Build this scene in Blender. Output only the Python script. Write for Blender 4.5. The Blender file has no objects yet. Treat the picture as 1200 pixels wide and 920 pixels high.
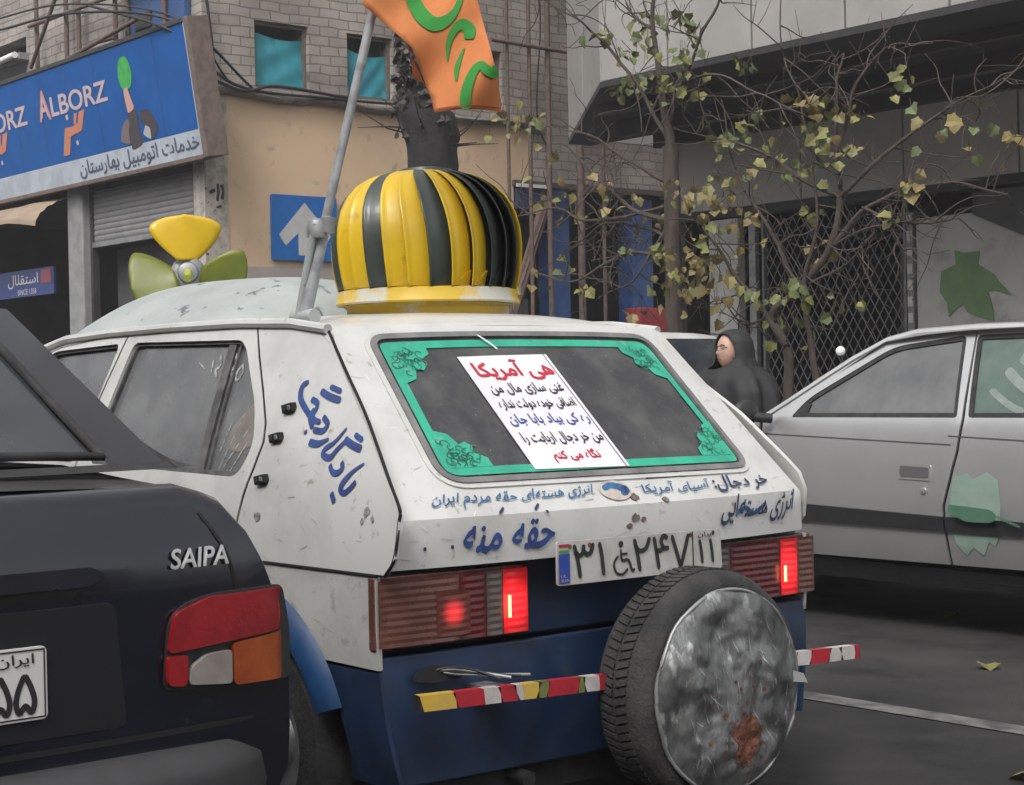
import bpy, bmesh, math, random, unicodedata
from math import sin, cos, pi, radians, sqrt, exp
from mathutils import Vector, Matrix
from mathutils import noise as mnoise
from mathutils.geometry import delaunay_2d_cdt
random.seed(7)
SC = bpy.context.scene
COL = SC.collection
V = Vector

# ------------------------------------------------------------------ camera
# street axes: x along the traffic, y to the left of it, z up; the white car's tail is at the origin
FPX = 2050.0
CAMP = V((-3.375, 3.147, 1.20))
YAW, PITCH, ROLL = radians(39.5), radians(-0.28), 0.020
_f = V((cos(YAW) * cos(PITCH), -sin(YAW) * cos(PITCH), sin(PITCH)))
_r = V((-sin(YAW), -cos(YAW), 0))
_u = _r.cross(_f)
CR = (_r * cos(ROLL) - _u * sin(ROLL)).normalized()
CU = (_u * cos(ROLL) + _r * sin(ROLL)).normalized()
cam = bpy.data.cameras.new('camera')
cam.sensor_width = 36.0
cam.lens = 36.0 * FPX / 1200.0
cam.clip_start, cam.clip_end = 0.05, 600.0
cam.dof.use_dof = False
camo = bpy.data.objects.new('camera', cam)
COL.objects.link(camo)
camo.matrix_world = Matrix(((CR.x, CU.x, -_f.x, CAMP.x), (CR.y, CU.y, -_f.y, CAMP.y), (CR.z, CU.z, -_f.z, CAMP.z), (0, 0, 0, 1)))
SC.camera = camo

# ------------------------------------------------------------------ sky, sun, exposure
SUN_EL, SUN_AZ = radians(50), radians(118)      # azimuth measured from +x towards +y
w = bpy.data.worlds.new('World'); SC.world = w; w.use_nodes = True
nt = w.node_tree; nt.nodes.clear()
sky = nt.nodes.new('ShaderNodeTexSky'); sky.sky_type = 'NISHITA'; sky.sun_disc = False
sky.sun_elevation = SUN_EL; sky.sun_rotation = pi / 2 - SUN_AZ
sky.air_density, sky.dust_density, sky.ozone_density = 1.0, 4.0, 1.0
hs = nt.nodes.new('ShaderNodeHueSaturation'); hs.inputs['Saturation'].default_value = 0.10
bg = nt.nodes.new('ShaderNodeBackground'); bg.inputs['Strength'].default_value = 0.145
wo = nt.nodes.new('ShaderNodeOutputWorld')
nt.links.new(sky.outputs[0], hs.inputs['Color']); nt.links.new(hs.outputs[0], bg.inputs[0]); nt.links.new(bg.outputs[0], wo.inputs[0])
sl = bpy.data.lights.new('sun', 'SUN'); sl.energy = 0.7; sl.angle = radians(18); sl.color = (1, .965, .91)
so = bpy.data.objects.new('sun', sl); COL.objects.link(so)
so.rotation_euler = V((-cos(SUN_EL) * cos(SUN_AZ), -cos(SUN_EL) * sin(SUN_AZ), -sin(SUN_EL))).to_track_quat('-Z', 'Y').to_euler()
SC.view_settings.view_transform = 'Standard'; SC.view_settings.look = 'None'
SC.view_settings.exposure = 0.95; SC.view_settings.gamma = 1.0; SC.view_settings.use_curve_mapping = False

# ------------------------------------------------------------------ helpers
def ray(px, py):
    return _f + CR * ((px - 600) / FPX) + CU * ((460 - py) / FPX)
def at(px, py, axis, val):
    """point on the plane (axis = val) seen at that place of the photograph"""
    d = ray(px, py); k = (val - CAMP[axis]) / d[axis]
    return CAMP + d * k

MATS = {}
def mat(name, c1, c2=None, scale=6.0, rough=.5, rough2=None, metal=0.0, lo=.4, hi=.65, bump=0.0, bscale=None, coat=0.0,
        emit=None, estr=0.0, detail=6.0, spec=.5, c3=None, s3=40.0, lo3=.62, hi3=.7, stretch=None, sheen=0.0, trans=0.0, alpha=1.0):
    m = bpy.data.materials.new(name); m.use_nodes = True
    n = m.node_tree.nodes; l = m.node_tree.links
    p = n['Principled BSDF']
    p.inputs['Roughness'].default_value = rough; p.inputs['Metallic'].default_value = metal
    p.inputs['Specular IOR Level'].default_value = spec
    p.inputs['Coat Weight'].default_value = coat; p.inputs['Coat Roughness'].default_value = .08
    p.inputs['Transmission Weight'].default_value = trans
    p.inputs['Base Color'].default_value = (*c1, 1)
    if emit:
        p.inputs['Emission Color'].default_value = (*emit, 1); p.inputs['Emission Strength'].default_value = estr
    tc = n.new('ShaderNodeTexCoord'); mp = n.new('ShaderNodeMapping')
    if stretch: mp.inputs['Scale'].default_value = stretch
    l.new(tc.outputs['Object'], mp.inputs[0])
    def noise(sc, de=detail):
        t = n.new('ShaderNodeTexNoise'); t.inputs['Scale'].default_value = sc; t.inputs['Detail'].default_value = de
        t.inputs['Roughness'].default_value = .6
        l.new(mp.outputs[0], t.inputs['Vector']); return t
    def ramp(src, a, b):
        r = n.new('ShaderNodeMapRange'); r.inputs[1].default_value = a; r.inputs[2].default_value = b; r.clamp = True
        l.new(src.outputs[0], r.inputs[0]); return r
    if c2:
        r = ramp(noise(scale), lo, hi)
        mx = n.new('ShaderNodeMix'); mx.data_type = 'RGBA'
        mx.inputs[6].default_value = (*c1, 1); mx.inputs[7].default_value = (*c2, 1)
        l.new(r.outputs[0], mx.inputs[0]); out = mx.outputs[2]
        if c3:
            r3 = ramp(noise(s3), lo3, hi3)
            m3 = n.new('ShaderNodeMix'); m3.data_type = 'RGBA'; m3.inputs[7].default_value = (*c3, 1)
            l.new(out, m3.inputs[6]); l.new(r3.outputs[0], m3.inputs[0]); out = m3.outputs[2]
        l.new(out, p.inputs['Base Color'])
    if rough2 is not None:
        r = ramp(noise(scale * 1.7), .35, .7)
        r.inputs[3].default_value = rough; r.inputs[4].default_value = rough2
        l.new(r.outputs[0], p.inputs['Roughness'])
    if bump:
        b = n.new('ShaderNodeBump'); b.inputs['Strength'].default_value = bump; b.inputs['Distance'].default_value = .02
        l.new(noise(bscale or scale * 3).outputs[0], b.inputs['Height']); l.new(b.outputs[0], p.inputs['Normal'])
    m['n'] = 1
    MATS[name] = m
    return m

def brick_mat(name, axis, ca, cb, cm, bw, bh):
    m = bpy.data.materials.new(name); m.use_nodes = True
    n = m.node_tree.nodes; l = m.node_tree.links; p = n['Principled BSDF']; p.inputs['Roughness'].default_value = .9
    tc = n.new('ShaderNodeTexCoord'); sp = n.new('ShaderNodeSeparateXYZ'); cb_ = n.new('ShaderNodeCombineXYZ')
    l.new(tc.outputs['Object'], sp.inputs[0])
    l.new(sp.outputs[1 if axis == 'x' else 0], cb_.inputs[0]); l.new(sp.outputs[2], cb_.inputs[1])
    wn = n.new('ShaderNodeTexNoise'); wn.inputs['Scale'].default_value = 2.2; wn.inputs['Detail'].default_value = 5
    l.new(tc.outputs['Object'], wn.inputs['Vector'])
    off = n.new('ShaderNodeVectorMath'); off.operation = 'MULTIPLY_ADD'; off.inputs[1].default_value = (.11, .09, 0)
    l.new(wn.outputs['Color'], off.inputs[0]); l.new(cb_.outputs[0], off.inputs[2])
    bt = n.new('ShaderNodeTexBrick'); bt.inputs['Scale'].default_value = 1
    bt.inputs['Brick Width'].default_value = bw; bt.inputs['Row Height'].default_value = bh
    bt.inputs['Mortar Size'].default_value = .011; bt.inputs['Mortar Smooth'].default_value = .25; bt.inputs['Bias'].default_value = -.1
    bt.inputs['Color1'].default_value = (*ca, 1); bt.inputs['Color2'].default_value = (*cb, 1); bt.inputs['Mortar'].default_value = (*cm, 1)
    l.new(off.outputs[0], bt.inputs['Vector'])
    n2 = n.new('ShaderNodeTexNoise'); n2.inputs['Scale'].default_value = 1.1; n2.inputs['Detail'].default_value = 8
    l.new(tc.outputs['Object'], n2.inputs['Vector'])
    mr = n.new('ShaderNodeMapRange'); mr.inputs[1].default_value = .3; mr.inputs[2].default_value = .72; mr.inputs[3].default_value = .62; mr.inputs[4].default_value = 1.25
    l.new(n2.outputs[0], mr.inputs[0])
    mu = n.new('ShaderNodeMix'); mu.data_type = 'RGBA'; mu.blend_type = 'MULTIPLY'; mu.inputs[0].default_value = 1
    l.new(bt.outputs['Color'], mu.inputs[6]); l.new(mr.outputs[0], mu.inputs[7]); l.new(mu.outputs[2], p.inputs['Base Color'])
    b = n.new('ShaderNodeBump'); b.inputs['Strength'].default_value = .7; b.inputs['Distance'].default_value = .02; b.invert = True
    l.new(bt.outputs['Fac'], b.inputs['Height']); l.new(b.outputs[0], p.inputs['Normal'])
    MATS[name] = m
    return m

def thing(name, label, cat, loc, group=None):
    o = bpy.data.objects.new(name, None); COL.objects.link(o); o.location = loc; o.empty_display_size = .2
    o['label'] = label; o['category'] = cat
    if group: o['group'] = group
    o['kind'] = 'thing'
    return o
def tag(o, label, cat, group=None, kind='thing'):
    o['label'] = label; o['category'] = cat; o['kind'] = kind
    if group: o['group'] = group
    return o
def structure(o, label=None, cat=None, kind='structure'):
    o['kind'] = kind
    if label: o['label'] = label
    if cat: o['category'] = cat
    return o

def inside(p, poly):
    x, y = p; c = False; j = len(poly) - 1
    for i in range(len(poly)):
        xi, yi = poly[i]; xj, yj = poly[j]
        if (yi > y) != (yj > y) and x < (xj - xi) * (y - yi) / (yj - yi) + xi: c = not c
        j = i
    return c
def edge_dist(p, poly):
    b = 1e9; px, py = p
    for i in range(len(poly)):
        ax, ay = poly[i - 1]; bx, by = poly[i]; dx, dy = bx - ax, by - ay
        t = max(0, min(1, ((px - ax) * dx + (py - ay) * dy) / (dx * dx + dy * dy + 1e-12)))
        b = min(b, (px - ax - t * dx) ** 2 + (py - ay - t * dy) ** 2)
    return sqrt(b)
def resample(poly, res):
    o = []
    for i in range(len(poly)):
        a = poly[i]; b = poly[(i + 1) % len(poly)]
        L = sqrt((a[0] - b[0]) ** 2 + (a[1] - b[1]) ** 2); k = max(1, int(math.ceil(L / res)))
        for j in range(k): o.append((a[0] + (b[0] - a[0]) * j / k, a[1] + (b[1] - a[1]) * j / k))
    return o
def rpoly(pts, r, n=5):
    """round the corners of a polygon; r one radius or one per corner"""
    o = []
    for i in range(len(pts)):
        p = V(pts[i]); a = V(pts[i - 1]); b = V(pts[(i + 1) % len(pts)])
        rr = r[i] if isinstance(r, (list, tuple)) else r
        if rr <= 0: o.append(tuple(p)); continue
        da = (a - p); db = (b - p); k = min(rr, da.length * .48, db.length * .48)
        s = p + da.normalized() * k; e = p + db.normalized() * k
        for j in range(n + 1):
            t = j / n; q = s * (1 - t) ** 2 + p * 2 * t * (1 - t) + e * t * t; o.append((q.x, q.y))
    return o
def offset_poly(poly, d):
    """move every edge of a polygon inwards by d (outwards when negative)"""
    n = len(poly); A = sum(poly[i - 1][0] * poly[i][1] - poly[i][0] * poly[i - 1][1] for i in range(n)); s = 1 if A > 0 else -1
    o = []
    for i in range(n):
        p = V(poly[i]); a = V(poly[i - 1]); b = V(poly[(i + 1) % n])
        e1 = (p - a).normalized(); e2 = (b - p).normalized()
        n1 = V((-e1.y, e1.x)) * s; n2 = V((-e2.y, e2.x)) * s
        m = (n1 + n2); m = m.normalized() if m.length > 1e-6 else n1
        o.append(tuple(p + m * (d / max(.35, m.dot(n1)))))
    return o
def catmull(pts, n=8):
    P = [V(p) for p in pts]
    if len(P) < 3:
        return [P[0].lerp(P[-1], i / n) for i in range(n + 1)]
    P = [P[0] * 2 - P[1]] + P + [P[-1] * 2 - P[-2]]; o = []
    for i in range(1, len(P) - 2):
        a, b, c, d = P[i - 1:i + 3]
        for j in range(n):
            t = j / n
            o.append(.5 * ((2 * b) + (c - a) * t + (2 * a - 5 * b + 4 * c - d) * t * t + (3 * b - a - 3 * c + d) * t ** 3))
    o.append(P[-2]); return o

class MB:
    """collects faces with materials, then builds ONE mesh object"""
    def __init__(s): s.v = []; s.f = []; s.m = []; s.mats = []
    def mi(s, m):
        if m not in s.mats: s.mats.append(m)
        return s.mats.index(m)
    def add(s, vs, fs, m):
        o = len(s.v); k = s.mi(m); s.v += [tuple(v) for v in vs]
        for f in fs: s.f.append(tuple(i + o for i in f)); s.m.append(k)
    def box(s, a, b, m):
        x0, y0, z0 = a; x1, y1, z1 = b
        s.add([(x, y, z) for x in (x0, x1) for y in (y0, y1) for z in (z0, z1)],
              [(0, 1, 3, 2), (4, 6, 7, 5), (0, 4, 5, 1), (2, 3, 7, 6), (0, 2, 6, 4), (1, 5, 7, 3)], m)
    def obox(s, c, ax, ay, az, m):
        c, ax, ay, az = V(c), V(ax), V(ay), V(az)
        s.add([c + ax * i + ay * j + az * k for i in (-1, 1) for j in (-1, 1) for k in (-1, 1)],
              [(0, 1, 3, 2), (4, 6, 7, 5), (0, 4, 5, 1), (2, 3, 7, 6), (0, 2, 6, 4), (1, 5, 7, 3)], m)
    def tube(s, pts, r, m, n=8, caps=True):
        P = [V(p) for p in pts]; R = r if isinstance(r, (list, tuple)) else [r] * len(P)
        ring = []; up = V((0, 0, 1)); vs = []
        for i, p in enumerate(P):
            t = (P[min(i + 1, len(P) - 1)] - P[max(i - 1, 0)]).normalized()
            a = t.cross(up if abs(t.z) < .95 else V((1, 0, 0))).normalized(); b = t.cross(a)
            vs += [p + (a * cos(2 * pi * k / n) + b * sin(2 * pi * k / n)) * R[i] for k in range(n)]
        fs = [(i * n + k, i * n + (k + 1) % n, (i + 1) * n + (k + 1) % n, (i + 1) * n + k) for i in range(len(P) - 1) for k in range(n)]
        if caps: fs += [tuple(range(n))[::-1], tuple((len(P) - 1) * n + k for k in range(n))]
        s.add(vs, fs, m)
    def grid(s, fn, nu, nv, m, wrap=False):
        vs = [fn(i / nu, j / nv) for i in range(nu + (0 if wrap else 1)) for j in range(nv + 1)]
        k = nv + 1; N = nu if wrap else nu + 1
        s.add(vs, [(i * k + j, ((i + 1) % N) * k + j, ((i + 1) % N) * k + j + 1, i * k + j + 1) for i in range(nu) for j in range(nv)], m)
    def lathe(s, c, ax, prof, m, n=32, arc=None):
        c = V(c); ax = V(ax).normalized(); a = ax.cross(V((0, 0, 1)) if abs(ax.z) < .9 else V((1, 0, 0))).normalized(); b = ax.cross(a)
        vs = [c + ax * h + (a * cos(2 * pi * k / n) + b * sin(2 * pi * k / n)) * r for (r, h) in prof for k in range(n)]
        s.add(vs, [(i * n + k, i * n + (k + 1) % n, (i + 1) * n + (k + 1) % n, (i + 1) * n + k) for i in range(len(prof) - 1) for k in range(n)], m)
    def sphere(s, c, r, m, nu=16, nv=10):
        rr = r if isinstance(r, (list, tuple)) else (r, r, r); c = V(c)
        s.grid(lambda u, v: c + V((rr[0] * cos(2 * pi * u) * sin(pi * v), rr[1] * sin(2 * pi * u) * sin(pi * v), rr[2] * cos(pi * v))), nu, nv, m, wrap=True)
    def panel(s, outer, mp, m, out, holes=(), res=.06, thick=.012):
        outer = resample(outer, res); holes = [resample(h, res) for h in holes]
        pts = list(outer); edges = [(i, (i + 1) % len(outer)) for i in range(len(outer))]
        for h in holes:
            o = len(pts); pts += h; edges += [(o + i, o + (i + 1) % len(h)) for i in range(len(h))]
        xs = [p[0] for p in outer]; ys = [p[1] for p in outer]
        nx = int((max(xs) - min(xs)) / res); ny = int((max(ys) - min(ys)) / res)
        for i in range(1, nx + 1):
            for j in range(1, ny + 1):
                p = (min(xs) + res * (i - .35), min(ys) + res * (j - .35))
                if inside(p, outer) and edge_dist(p, outer) > res * .4 and all(not inside(p, h) and edge_dist(p, h) > res * .4 for h in holes): pts.append(p)
        vv, _, ff, *_ = delaunay_2d_cdt([V(p) for p in pts], edges, [], 0, 1e-6)
        tri = []
        for f in ff:
            c = sum((vv[i] for i in f), V((0, 0))) / len(f)
            if inside(c, outer) and not any(inside(c, h) for h in holes): tri.append(list(f))
        P = [V(mp(p.x, p.y)) for p in vv]; out = V(out)
        N = [V((0, 0, 0)) for _ in P]; t2 = []
        for f in tri:
            nn = (P[f[1]] - P[f[0]]).cross(P[f[2]] - P[f[0]])
            if nn.dot(out) < 0: f = f[::-1]; nn = -nn
            t2.append(f)
            for i in f: N[i] += nn
        if thick <= 0:
            s.add(P, t2, m); return
        k = len(P); B = [p - (n_.normalized() if n_.length > 0 else out) * thick for p, n_ in zip(P, N)]
        ec = {}
        for f in t2:
            for i in range(len(f)): ec[(f[i], f[(i + 1) % len(f)])] = 1
        rim = [(a, b) for (a, b) in ec if (b, a) not in ec]
        s.add(P + B, [tuple(f) for f in t2] + [tuple(i + k for i in f[::-1]) for f in t2] + [(b, a, a + k, b + k) for a, b in rim], m)
    def stroke(s, pts, wd, mp, m, n=8, closed=False):
        """a brush stroke: a ribbon along a smooth line on a mapped surface"""
        C = catmull(pts, n); W = wd if isinstance(wd, (list, tuple)) else [wd] * 2
        vs = []; K = len(C) - 1
        for i, p in enumerate(C):
            t = (C[min(i + 1, K)] - C[max(i - 1, 0)]); t = t.normalized() if t.length > 1e-9 else V((1, 0)); nn = V((-t.y, t.x))
            q = i / K * (len(W) - 1); a = int(min(q, len(W) - 2)); wv = W[a] + (W[a + 1] - W[a]) * (q - a)
            if i in (0, K): wv *= .55
            vs += [mp(*(p + nn * wv * .5)), mp(*(p - nn * wv * .5))]
        s.add(vs, [(2 * i, 2 * i + 1, 2 * i + 3, 2 * i + 2) for i in range(K)], m)
    def text(s, string, mp, u0, u1, v0, v1, m, bold=0.0, shear=0.0, wob=0.0):
        """lettering fitted into the rectangle u0..u1, v0..v1 of a mapped surface"""
        vs, fs = glyphs(string, 0.0)
        if not vs: return
        a0 = min(p[0] for p in vs); a1 = max(p[0] for p in vs); b0 = min(p[1] for p in vs); b1 = max(p[1] for p in vs)
        sh = [(0, 0)] if bold <= 0 else [(0, 0), (bold, .4 * bold), (-bold, -.3 * bold), (.3 * bold, -bold), (-.4 * bold, bold)]
        for k, (dx, dy) in enumerate(sh):
            P = []
            for (x, y) in vs:
                v = (y + dy - b0) / (b1 - b0); u = (x + dx - a0) / (a1 - a0) + shear * (v - .5)
                if wob: v += wob * mnoise.noise(V((u * 3.1, v * 1.7, 4.2))); u += .25 * wob * mnoise.noise(V((u * 4, v * 3, 8.2))) * (b1 - b0) / (a1 - a0)
                U, W_ = u0 + (u1 - u0) * u, v0 + (v1 - v0) * v
                p = V(mp(U, W_))
                if k:
                    e = 1e-4; n_ = (V(mp(U + e, W_)) - p).cross(V(mp(U, W_ + e)) - p)
                    if n_.length > 0: p = p + n_.normalized() * (.00022 * k)
                P.append(p)
            s.add(P, fs, m)
    def build(s, name, parent=None, bev=0.0, smooth=35, seg=2, sub=0):
        me = bpy.data.meshes.new(name); me.from_pydata(s.v, [], s.f)
        for m in s.mats: me.materials.append(m)
        me.polygons.foreach_set('material_index', s.m)
        me.validate(); me.update()
        if smooth:
            me.polygons.foreach_set('use_smooth', [True] * len(me.polygons))
            if smooth < 180: me.set_sharp_from_angle(angle=radians(smooth))
        o = bpy.data.objects.new(name, me); COL.objects.link(o)
        if sub:
            md = o.modifiers.new('sub', 'SUBSURF'); md.levels = md.render_levels = sub
        if bev:
            md = o.modifiers.new('bevel', 'BEVEL'); md.width = bev; md.segments = seg; md.limit_method = 'ANGLE'; md.angle_limit = radians(45); md.harden_normals = True
        if parent:
            o.parent = parent
            if parent.parent is None: o.matrix_parent_inverse = Matrix.Translation(-parent.location)
        return o

# Persian lettering: letters take their joined forms, then run right to left
_FORM = {}
for cp in list(range(0xFB50, 0xFDC8)) + list(range(0xFE80, 0xFEFD)):
    d = unicodedata.decomposition(chr(cp)).split()
    if len(d) == 2 and d[0][1:-1] in ('initial', 'medial', 'final', 'isolated'): _FORM[(chr(int(d[1], 16)), d[0][1:-1])] = chr(cp)
def shape_text(s):
    if not any('\u0600' <= c <= '\u06ff' for c in s): return s
    o = []
    isl = lambda c: (c, 'final') in _FORM
    dual = lambda c: (c, 'initial') in _FORM
    for i, c in enumerate(s):
        if not isl(c): o.append(c); continue
        pj = i > 0 and dual(s[i - 1]); nj = i + 1 < len(s) and isl(s[i + 1]) and dual(c)
        f = 'medial' if pj and nj else 'final' if pj else 'initial' if nj else 'isolated'
        o.append(_FORM.get((c, f), c))
    o = o[::-1]; r = []; i = 0
    while i < len(o):                         # figures keep their own order
        j = i
        while j < len(o) and o[j].isdigit(): j += 1
        if j > i: r += o[i:j][::-1]; i = j
        else: r.append(o[i]); i += 1
    return ''.join(r).replace('\u200c', '')
_GL = {}
def glyphs(s, bold):
    key = (s, bold)
    if key in _GL: return _GL[key]
    c = bpy.data.curves.new('lettering', 'FONT'); c.body = shape_text(s); c.size = 1; c.offset = bold; c.resolution_u = 4
    o = bpy.data.objects.new('lettering', c); COL.objects.link(o)
    bpy.context.view_layer.update()
    me = bpy.data.meshes.new_from_object(o.evaluated_get(bpy.context.evaluated_depsgraph_get()))
    r = ([(v.co.x, v.co.y) for v in me.vertices], [tuple(p.vertices) for p in me.polygons])
    bpy.data.objects.remove(o); bpy.data.curves.remove(c); bpy.data.meshes.remove(me)
    _GL[key] = r; return r

# ------------------------------------------------------------------ materials
asphalt = mat('asphalt', (.026, .0255, .0255), (.050, .048, .047), .9, .7, .92, bump=.6, bscale=140, c3=(.015, .0145, .0145), s3=2.6, lo3=.54, hi3=.70, detail=10, spec=.2)
concrete = mat('paving', (.21, .205, .195), (.15, .145, .14), 3, .9, bump=.3, bscale=60)
line_paint = mat('road_paint', (.15, .147, .14), (.04, .04, .04), 6, .8, lo=.40, hi=.60)
white = mat('white_paint', (.565, .565, .55), (.37, .365, .35), 3.4, .28, .5, lo=.46, hi=.82, coat=.30, c3=(.27, .25, .22), s3=24, lo3=.63, hi3=.74, bump=.10, bscale=3.5)
white_lower = mat('stained_white_paint', (.46, .455, .435), (.34, .335, .32), 6, .5, .7, lo=.40, hi=.70, c3=(.10, .10, .10), s3=9, lo3=.57, hi3=.70, bump=.08, bscale=12)
blue = mat('blue_paint', (.008, .026, .075), (.006, .015, .038), 5, .42, .65, coat=.1, c3=(.02, .035, .06), s3=18, lo3=.6, hi3=.72)
blue_light = mat('bright_blue_paint', (.010, .050, .14), (.006, .025, .075), 7, .3, .5, coat=.2)
black_shell = mat('black_void', (.008, .008, .009), rough=.9)
rubber = mat('rubber', (.018, .018, .019), (.035, .034, .033), 14, .75, .9)
tyre_m = mat('tyre_rubber', (.020, .020, .021), (.05, .048, .046), 9, .8, .95, bump=.4, bscale=90)
seal_grey = mat('weathered_seal', (.13, .13, .13), (.22, .215, .21), 9, .7)
gasket = mat('window_rubber', (.045, .045, .047), (.12, .118, .115), 16, .6, .8)
glass_dusty = mat('dusty_glass', (.085, .088, .092), (.15, .152, .152), 5, .16, .42, lo=.38, hi=.75, c3=(.30, .30, .29), s3=30, lo3=.66, hi3=.78, spec=.6)
glass_rear = mat('rear_glass', (.034, .036, .041), (.088, .088, .088), 6.5, .09, .28, lo=.42, hi=.70, c3=(.20, .20, .20), s3=55, lo3=.66, hi3=.76, spec=.6, detail=10)
green_tape = mat('green_sticker', (.03, .40, .25), (.025, .30, .20), 11, .4, .6, c3=(.16, .42, .33), s3=26, lo3=.55, hi3=.75)
paper = mat('poster_paper', (.72, .71, .75), (.66, .65, .69), 3, .55)
ink_red = mat('red_ink', (.55, .025, .05), (.45, .02, .04), 20, .6)
ink_black = mat('black_ink', (.03, .03, .04), rough=.6)
ink_blue = mat('indigo_ink', (.06, .09, .30), rough=.6)
brush_blue = mat('blue_brush_paint', (.025, .075, .27), (.02, .03, .12), 30, .5, lo=.35, hi=.7)
brush_teal = mat('teal_brush_paint', (.03, .16, .33), (.03, .07, .16), 40, .5, lo=.35, hi=.7)
brush_dark = mat('dark_brush_paint', (.02, .025, .05), (.03, .06, .15), 30, .5)
plate_w = mat('plate_white', (.48, .47, .45), (.36, .35, .33), 15, .55)
plate_k = mat('plate_black', (.02, .02, .02), rough=.5)
plate_b = mat('plate_blue', (.02, .05, .30), rough=.5)
lens_dark = mat('smoked_amber_lens', (.125, .048, .034), (.09, .036, .028), 12, .18, .35, spec=.7)
lens_red = mat('red_lens', (.30, .010, .016), (.19, .008, .012), 8, .10, .22, spec=.7, bump=.08, bscale=70, coat=.4)
lens_clear = mat('clear_lens', (.24, .20, .18), (.30, .27, .25), 12, .2, spec=.7)
lens_amber = mat('amber_lens', (.40, .085, .014), (.27, .05, .012), 8, .12, .25, spec=.7, bump=.08, bscale=70, coat=.4)
lens_dull_red = mat('dull_red_lens', (.10, .008, .010), (.07, .012, .012), 12, .2, .35, spec=.7)
lens_dull = mat('dull_clear_lens', (.10, .082, .072), (.075, .058, .05), 12, .25, spec=.7)
lamp_lit = mat('lit_brake_lens', (.5, .01, .01), rough=.2, emit=(1, .015, .02), estr=.42)
def glow(m, pts, r, col, peak, floor):
    n = m.node_tree.nodes; l = m.node_tree.links; p = n['Principled BSDF']; tc = n.new('ShaderNodeTexCoord'); prev = None
    for q in pts:
        d = n.new('ShaderNodeVectorMath'); d.operation = 'DISTANCE'; d.inputs[1].default_value = q; l.new(tc.outputs['Object'], d.inputs[0])
        o = d.outputs['Value']
        if prev is not None:
            mn = n.new('ShaderNodeMath'); mn.operation = 'MINIMUM'; l.new(prev, mn.inputs[0]); l.new(o, mn.inputs[1]); o = mn.outputs[0]
        prev = o
    mr = n.new('ShaderNodeMapRange'); mr.interpolation_type = 'SMOOTHSTEP'; mr.inputs[1].default_value = 0; mr.inputs[2].default_value = r; mr.inputs[3].default_value = peak; mr.inputs[4].default_value = floor
    l.new(prev, mr.inputs[0]); l.new(mr.outputs[0], p.inputs['Emission Strength']); p.inputs['Emission Color'].default_value = (*col, 1)
glow(lamp_lit, [(-.02, .395, .655), (-.02, -.630, .655)], .085, (1, .02, .03), .85, .05)
lamp_dim = mat('glowing_tail_lens', (.12, .035, .026), rough=.25, emit=(1, .02, .03), estr=.2)
glow(lamp_dim, [(-.02, .575, .650), (-.02, -.547, .650)], .042, (1, .03, .04), .55, .0)
lamp_hot = mat('lit_bulb', (1, .4, .2), rough=.3, emit=(1, .30, .12), estr=2.5)
alu = mat('battered_metal', (.27, .28, .275), (.105, .11, .11), 9, .34, .6, metal=.7, lo=.38, hi=.62, bump=.7, bscale=12, c3=(.50, .51, .50), s3=20, lo3=.575, hi3=.66, stretch=(1, 1.2, .5), detail=9)
rust = mat('rust', (.17, .055, .025), (.07, .03, .02), 40, .9, bump=.5, bscale=70)
steel = mat('dull_steel', (.34, .35, .35), (.22, .22, .22), 10, .4, .6, metal=.6)
pole_paint = mat('pole_grey_paint', (.36, .38, .39), (.22, .23, .24), 20, .45, .65, metal=.2)
chip_white = mat('scuffed_grey_paint', (.37, .40, .39), (.29, .315, .31), 4, .5, .7, c3=(.10, .12, .12), s3=11, lo3=.60, hi3=.64, detail=9)
yellow = mat('yellow_paint', (.66, .44, .012), (.58, .37, .01), 5, .34, .5, coat=.2, c3=(.42, .28, .03), s3=18, lo3=.62, hi3=.75)
darkgreen = mat('dark_green_paint', (.030, .042, .036), (.045, .058, .050), 6, .35, .5, coat=.2)
ring_mix = mat('yellow_and_bare_metal', (.60, .40, .03), (.55, .53, .46), 5, .45, .6, lo=.5, hi=.58)
olive = mat('olive_yellow_paint', (.16, .18, .015), (.11, .135, .02), 6, .4, .55)
orange = mat('orange_cloth', (.62, .22, .075), (.55, .185, .06), 7, .85, bump=.1, bscale=300)
flag_green = mat('green_print', (.035, .26, .045), rough=.85)
navy = mat('black_car_paint', (.0045, .006, .013), (.008, .009, .015), 3, .16, .30, spec=.45, coat=.5, bump=.012)
navy_trim = mat('black_plastic', (.016, .016, .018), (.026, .026, .028), 20, .55)
bumper_m = mat('grey_bumper_plastic', (.042, .042, .045), (.030, .030, .032), 9, .6)
badge_m = mat('badge_chrome', (.46, .46, .46), rough=.3, metal=.5)
car_glass = mat('car_glass', (.022, .026, .032), (.05, .055, .06), 2.5, .08, .16, spec=.7)
silver = mat('silver_paint', (.56, .56, .56), (.51, .51, .512), 3, .27, metal=.65, coat=.4)
silver_glass = mat('side_glass', (.095, .098, .10), (.17, .17, .168), 2.0, .1, .2, spec=.6)
reflection_glass = mat('green_reflection_glass', (.075, .12, .10), (.13, .17, .15), 3, .14, spec=.5)  # green windscreen reflection put into the glass colour
reflection_white = mat('pale_reflection', (.46, .465, .455), (.42, .42, .415), 3, .45)
reflection_green = mat('green_reflection', (.20, .285, .235), (.25, .32, .28), 9, .5)
reflection_dkgreen = mat('dark_green_reflection', (.06, .15, .10), (.09, .19, .13), 12, .5)
skin = mat('skin', (.46, .29, .22), (.42, .25, .18), 20, .5)
chador = mat('black_chador', (.011, .011, .012), (.018, .018, .02), 8, .75, sheen=.2)
bark = mat('bark', (.066, .050, .041), (.04, .031, .026), 16, .95, stretch=(1, 1, .25), bump=.6, bscale=30)
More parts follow.
